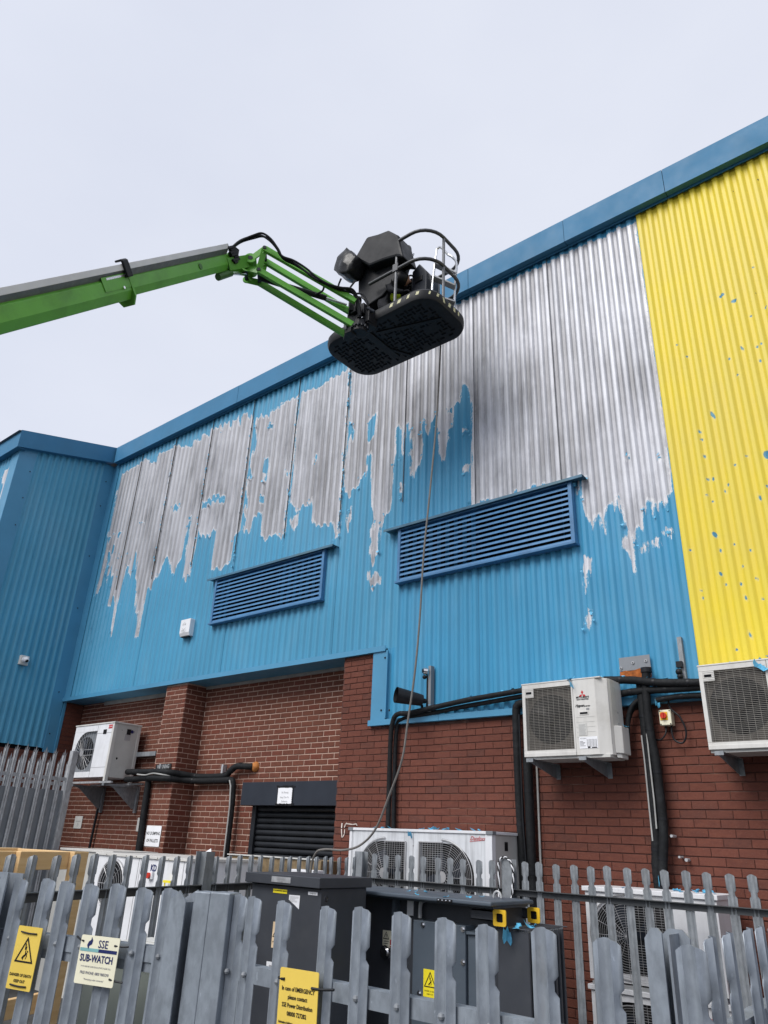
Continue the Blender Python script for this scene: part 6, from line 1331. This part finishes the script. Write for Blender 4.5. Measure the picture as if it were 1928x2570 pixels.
for k in range(9):
    m = MB(); m.box((-2.85, 4.70 + .058 * k, -1.7), (-2.615, 4.722 + .058 * k, -.472)); part('radiator_fin', m, 'transformer_grey', t, bevel=.006)
m = MB()
for k in range(10): m.tube([(-2.82 + .022 * k, 4.68, -.462), (-2.80 + .022 * k, 5.2, -.462)], .003, 4)
m.tube([(-2.83, 4.69, -.462), (-2.60, 4.69, -.462)], .004, 4); m.tube([(-2.82, 5.19, -.462), (-2.59, 5.19, -.462)], .004, 4)
part('radiator_guard', m, 'transformer_grey', t)
part('lid_eye', MB().tube([(-2.945 + .03 * math.cos(R(a)), 4.88, -.305 + .04 * math.sin(R(a))) for a in range(0, 181, 15)], .008, 8), 'tray_grey', t, smooth=True)
m = MB(); m.box((-3.18, 4.492, -.333), (-3.06, 4.50, -.316)); part('hinge', m, 'ink_black', t)
m = MB()
for k in range(4): m.ball((-3.165 + .03 * k, 4.491, -.3245), .006, 6, 4)
part('hinge_screw', m, 'chrome', t)
# rope over the fence post
ctr = smooth_path([(-3.675, 6.12, -.40), (-3.675, 6.12, -.2), (-3.67, 6.12, -.10), (-3.625, 6.13, -.062), (-3.565, 6.13, -.09), (-3.53, 6.12, -.175), (-3.535, 6.11, -.29), (-3.545, 6.10, -.40)], 9)
rp = root('rope', 'black and white twisted rope looped over the inner fence post', 'rope', (-3.6, 6.12, -.40))
for k in range(2):
    pts = []
    for i, p in enumerate(ctr):
        a = i * .95 + math.pi * k; tg = (ctr[min(i + 1, len(ctr) - 1)] - ctr[max(i - 1, 0)]).normalized(); x = tg.cross(V((0, 1, 0))).normalized(); pts.append(p + (x * math.cos(a) + V((0, 1, 0)) * math.sin(a)) * .005)
    part('strand', MB().tube(pts, .0055, 6), 'white_paper' if k else 'ink_black', rp, smooth=True)
# grey cabinet behind the gate
t = root('electrical_cabinet', 'low grey green cabinet behind the gate with a curling warning sticker', 'cabinet', (-2.85, 2.45, GZ), R(11.5))
def LW(x, y, z): return (x, y, z)
part('body', MB().box((-.62, -.30, 0), (.52, .25, H - .50)), 'cabinet_green', t, local=True, bevel=.004) if False else None
pm('cabinet_green', (.21, .235, .215), .5, 0, .08, 3)
t['authored'] = 'local'
part('body', MB().box((-.62, -.27, 0), (-.07, .25, H - .50)), 'cabinet_green', t, bevel=.004)
for k in range(7):
    part('top_batten', MB().box((-.64, -.29 + .085 * k, H - .498), (-.06, -.225 + .085 * k, H - .470 + random.uniform(-.006, .006))), 'grey_paper', t)
part('door_seam', MB().box((-.18, -.2725, .05), (-.174, -.269, H - .52)), 'void_black', t)
q = MB(frame((-.135, -.2715, H - .605), (1, 0, .06), (0, 0, 1))); q.prism([(-.022, -.052), (.016, -.05), (.024, -.042), (.025, .045), (.010, .053), (-.023, .052)], 'z', 0, .002); stk = part('warning_sticker', q, 'beige_sticker', t)
q = MB(frame((-.137, -.2735, H - .595), (1, 0, .06), (0, 0, 1))); warning(q, 0, 0, .040, .0015); scribble(q, -.018, .018, -.037, .006, .0015); scribble(q, -.015, .012, -.047, .006, .0015); part('symbol', q, 'ink_black', t)

# ---------------------------------------------------------------- crate, timber, loose things
cu_ = V((.3045, -.9525, 0)); cn = V((-.9525, -.3045, 0)); C0 = V((-5.81, 3.455, 0))
t = root('wooden_crate', 'open pale pine timber crate frame behind the left fence', 'crate', (C0.x, C0.y, GZ))
def cb(a0, a1, b0, b1, z0, z1):
    m = MB(); pts = []
    for z in (z0, z1):
        for a, b_ in ((a0, b0), (a1, b0), (a1, b1), (a0, b1)): p = C0 + cu_ * a + cn * b_; pts.append((p.x, p.y, z))
    return m.add(pts, [(0, 1, 2, 3), (7, 6, 5, 4), (0, 4, 5, 1), (1, 5, 6, 2), (2, 6, 7, 3), (3, 7, 4, 0)])
for (a0, a1, b0, b1, z0, z1) in ((.0, 2.2, .05, .10, -.275, -.152), (0, .155, .0, .048, GZ, -.150), (.53, .685, .0, .048, GZ, -.151), (1.25, 1.40, 0, .048, GZ, -.151), (0, 2.2, .70, .75, -.28, -.150), (0, .15, .752, .80, GZ, -.151), (.0, .05, .102, .698, -.27, -.153), (0, 2.2, .052, .10, -1.2, -1.08), (.9, 2.2, .052, .10, -.42, -.30)):
    part('plank', cb(a0, a1, b0, b1, z0, z1), 'pine_timber', t, bevel=.004)
tb = root('timber_stack', 'stack of old weathered timber beams behind the inner fence below the shutter', 'timber', (-7.2, 6.9, GZ))
for j in range(5):
    for i in range(2):
        part('beam', MB().box((-8.05 + random.uniform(-.05, .05), 6.72 + .26 * i, -.40 - .21 * j), (-6.42 + random.uniform(-.06, .06), 6.95 + .26 * i, -.205 - .21 * j)), 'old_timber', tb, bevel=.01)
for x in (-7.7, -6.8): part('bearer', MB().box((x - .1, 6.7, GZ), (x + .1, 7.2, -1.255)), 'old_timber', tb)
part('top_board', MB().box((-8.02, 6.70, -.203), (-6.45, 6.78, -.190)), 'grey_paper', tb)
solo('carton', MB().box((-6.63, 6.48, -1.0), (-6.27, 6.68, -.30)), 'white_metal', 'white carton standing beside the old timber behind the inner fence', 'carton', bevel=.006)
solo('carton_stand', MB().box((-6.66, 6.46, GZ), (-6.24, 6.69, -1.0)), 'grey_paper', 'grey crate under the white carton', 'crate', bevel=.006)
M = frame((-8.18, 6.55, -.28), (.55, 0, .25), (-.2, .1, 1)); t = plate_sign('paper_label', 'curled white label hanging by the inner fence left of the timber', 'label', M, .11, .26, 'white_paper', [('~', -.04, .04, .08, .03), ('~', -.04, .04, .03, .03), ('~', -.04, .04, -.02, .03), ('~', -.04, .04, -.07, .03)], 'ink_grey')
for x, z0, z1 in ((-7.0, -.62, -.40), (-6.85, -.60, -.37)):
    pass
solo('valve_stub', MB().tube([(-2.44, 7.08, .165), (-2.44, 6.98, .165)], .012, 10).tube([(-2.40, 7.09, .0), (-2.40, 7.0, .0)], .010, 10).tube([(-2.35, 7.09, -.02), (-2.35, 7.02, -.02)], .014, 10), 'bright_galvanised', 'short metal pipe stubs in the brick beside the riser foot', 'pipe')

# ---------------------------------------------------------------- blue paint flakes
def flake_mesh(sz):
    m = MB(); n = 5; a = random.uniform(.5, 1.6); w_ = sz * random.uniform(.35, .7); vs = []
    for k in range(n + 1):
        tt = k / n; ang = (tt - .5) * a; r_ = sz / a
        for s_ in (-1, 1): vs.append((math.sin(ang) * r_, s_ * w_ * (.5 + .25 * math.sin(k * 2.3 + s_)) + random.uniform(-.15, .15) * w_, r_ * (1 - math.cos(ang)) + random.uniform(0, .1) * sz))
    m.add(vs, [(2 * k, 2 * k + 2, 2 * k + 3, 2 * k + 1) for k in range(n)]); return m
def flakes(n, label, group, fn, size=(.04, .09)):
    for _ in range(n):
        p = fn(); me = flake_mesh(random.uniform(*size)).mesh('paint_flake', 'flake_blue')
        for f in me.polygons: f.use_smooth = True
        o = bpy.data.objects.new('paint_flake', me); col.objects.link(o); o.location = p; o.rotation_euler = (random.uniform(-.5, .5), random.uniform(-.5, .5), random.uniform(0, 6.3))
        o['label'] = label; o['category'] = 'paint flake'; o['group'] = group
        so = o.modifiers.new('thickness', 'SOLIDIFY'); so.thickness = .0012
U = random.uniform
flakes(12, 'curled blue paint flake lying on the lid of the twin fan unit', 'flakes on the twin fan unit', lambda: V((U(-5.6, -4.0), U(6.49, 6.75), .158)))
flakes(9, 'curled blue paint flake lying on top of the logo air conditioner', 'flakes on the logo air conditioner', lambda: V((U(-3.6, -2.85), U(6.60, 6.85), 1.532)))
flakes(7, 'curled blue paint flake lying on top of the right edge air conditioner', 'flakes on the right edge air conditioner', lambda: V((U(-1.85, -1.2), U(6.60, 6.85), 1.532)))
flakes(8, 'curled blue paint flake resting on the black pipes between the air conditioners', 'flakes on the pipes', lambda: (lambda x: V((x, 6.94, 1.585 - (x + 2.95) * .125)))(U(-2.75, -2.0)), (.03, .07))
flakes(6, 'curled blue paint flake resting on the long sloping pipe pair', 'flakes on the long pipe pair', lambda: (lambda x: V((x, 6.98, 1.50 + (x + 4.94) * .075)))(U(-5.1, -3.8)), (.03, .06))
flakes(10, 'curled blue paint flake lying on the lid of the stacked units', 'flakes on the stacked units', lambda: V((U(-2.8, -2.05), U(6.5, 6.8), -.25)), (.03, .08))
flakes(7, 'small blue paint flake lying on the transformer lid', 'flakes on the transformer lid', lambda: V((U(-3.75, -2.85), U(4.52, 4.9), -.306)), (.02, .045))
flakes(4, 'blue paint flake caught on the transformer radiator', 'flakes on the radiator', lambda: V((U(-2.8, -2.64), U(4.68, 4.9), -.455)), (.04, .08))
def hang(p, rot, sz, label):
    me = flake_mesh(sz).mesh('paint_flake', 'flake_blue'); o = bpy.data.objects.new('paint_flake', me); col.objects.link(o); o.location = p; o.rotation_euler = rot; o['label'] = label; o['category'] = 'paint flake'
    so = o.modifiers.new('thickness', 'SOLIDIFY'); so.thickness = .0012
hang((-3.10, 6.585, 1.47), (1.3, .3, 1.4), .12, 'large blue paint flake hanging over the logo air conditioner grille')
hang((-1.42, 6.585, 1.46), (1.2, .5, .6), .13, 'large blue paint flake hanging over the right edge air conditioner grille')
hang((-4.93, 6.47, .10), (1.5, .2, 1.5), .09, 'blue paint flake hanging over the front edge between the two fans')
hang((-2.43, 6.93, 1.29), (1.4, .2, 1.5), .10, 'blue paint flake hanging from the lowest pipe beside the isolator box')
hang((-2.58, 6.95, -.2), (1.4, .2, 1.4), .11, 'blue paint flake stuck at the foot of the black riser')
hang((-2.70, 6.83, 1.09), (.2, .4, .3), .06, 'blue paint flake on the valve cover of the logo air conditioner')
hang((-2.755, 4.66, -.50), (1.5, .1, 1.5), .11, 'blue paint flake hanging down the transformer radiator front')
# paint curling off the cladding along the peel edges
m = MB(); cand = [p for q_ in PEEL_POS for p in q_ if p[0] < -2.1 and p[1] < 7.2] + [p for q_ in PEEL_NEG for p in q_]
for _ in range(170):
    p = random.choice(cand); fm = flake_mesh(U(.02, .055)); m.M = Matrix.Translation((p[0] + U(-.03, .03), 7.066 - U(0, .01), p[1] + U(-.04, .04))) @ Matrix.Rotation(U(0, 6.3), 4, 'Y') @ Matrix.Rotation(1.57 + U(-.5, .5), 4, 'X'); m.add(fm.v, fm.f)
for j in (-11.545, -10.365, -9.185, -8.005, -6.825):
    for _ in range(26):
        fm = flake_mesh(U(.015, .045)); m.M = Matrix.Translation((j + U(-.02, .02), 7.064, U(4.0, 7.0))) @ Matrix.Rotation(U(1.2, 1.9), 4, 'Y') @ Matrix.Rotation(1.57 + U(-.7, .7), 4, 'X'); m.add(fm.v, fm.f)
for _ in range(45):
    fm = flake_mesh(U(.015, .04)); m.M = Matrix.Translation((U(-13.4, -12.4), 7.066, U(3.3, 5.6))) @ Matrix.Rotation(U(1.2, 1.9), 4, 'Y') @ Matrix.Rotation(1.57 + U(-.7, .7), 4, 'X'); m.add(fm.v, fm.f)
m.M = Matrix.Identity(4); part('peeling_paint', m, 'flake_blue', wh, kind='stuff', normals=False)

# ---------------------------------------------------------------- lift everything to stand on the yard at height 0
for o in list(scene.objects):
    if 'authored' in o: del o['authored']
    if o.parent is None and o.type in ('MESH', 'EMPTY'): o.location.z += H
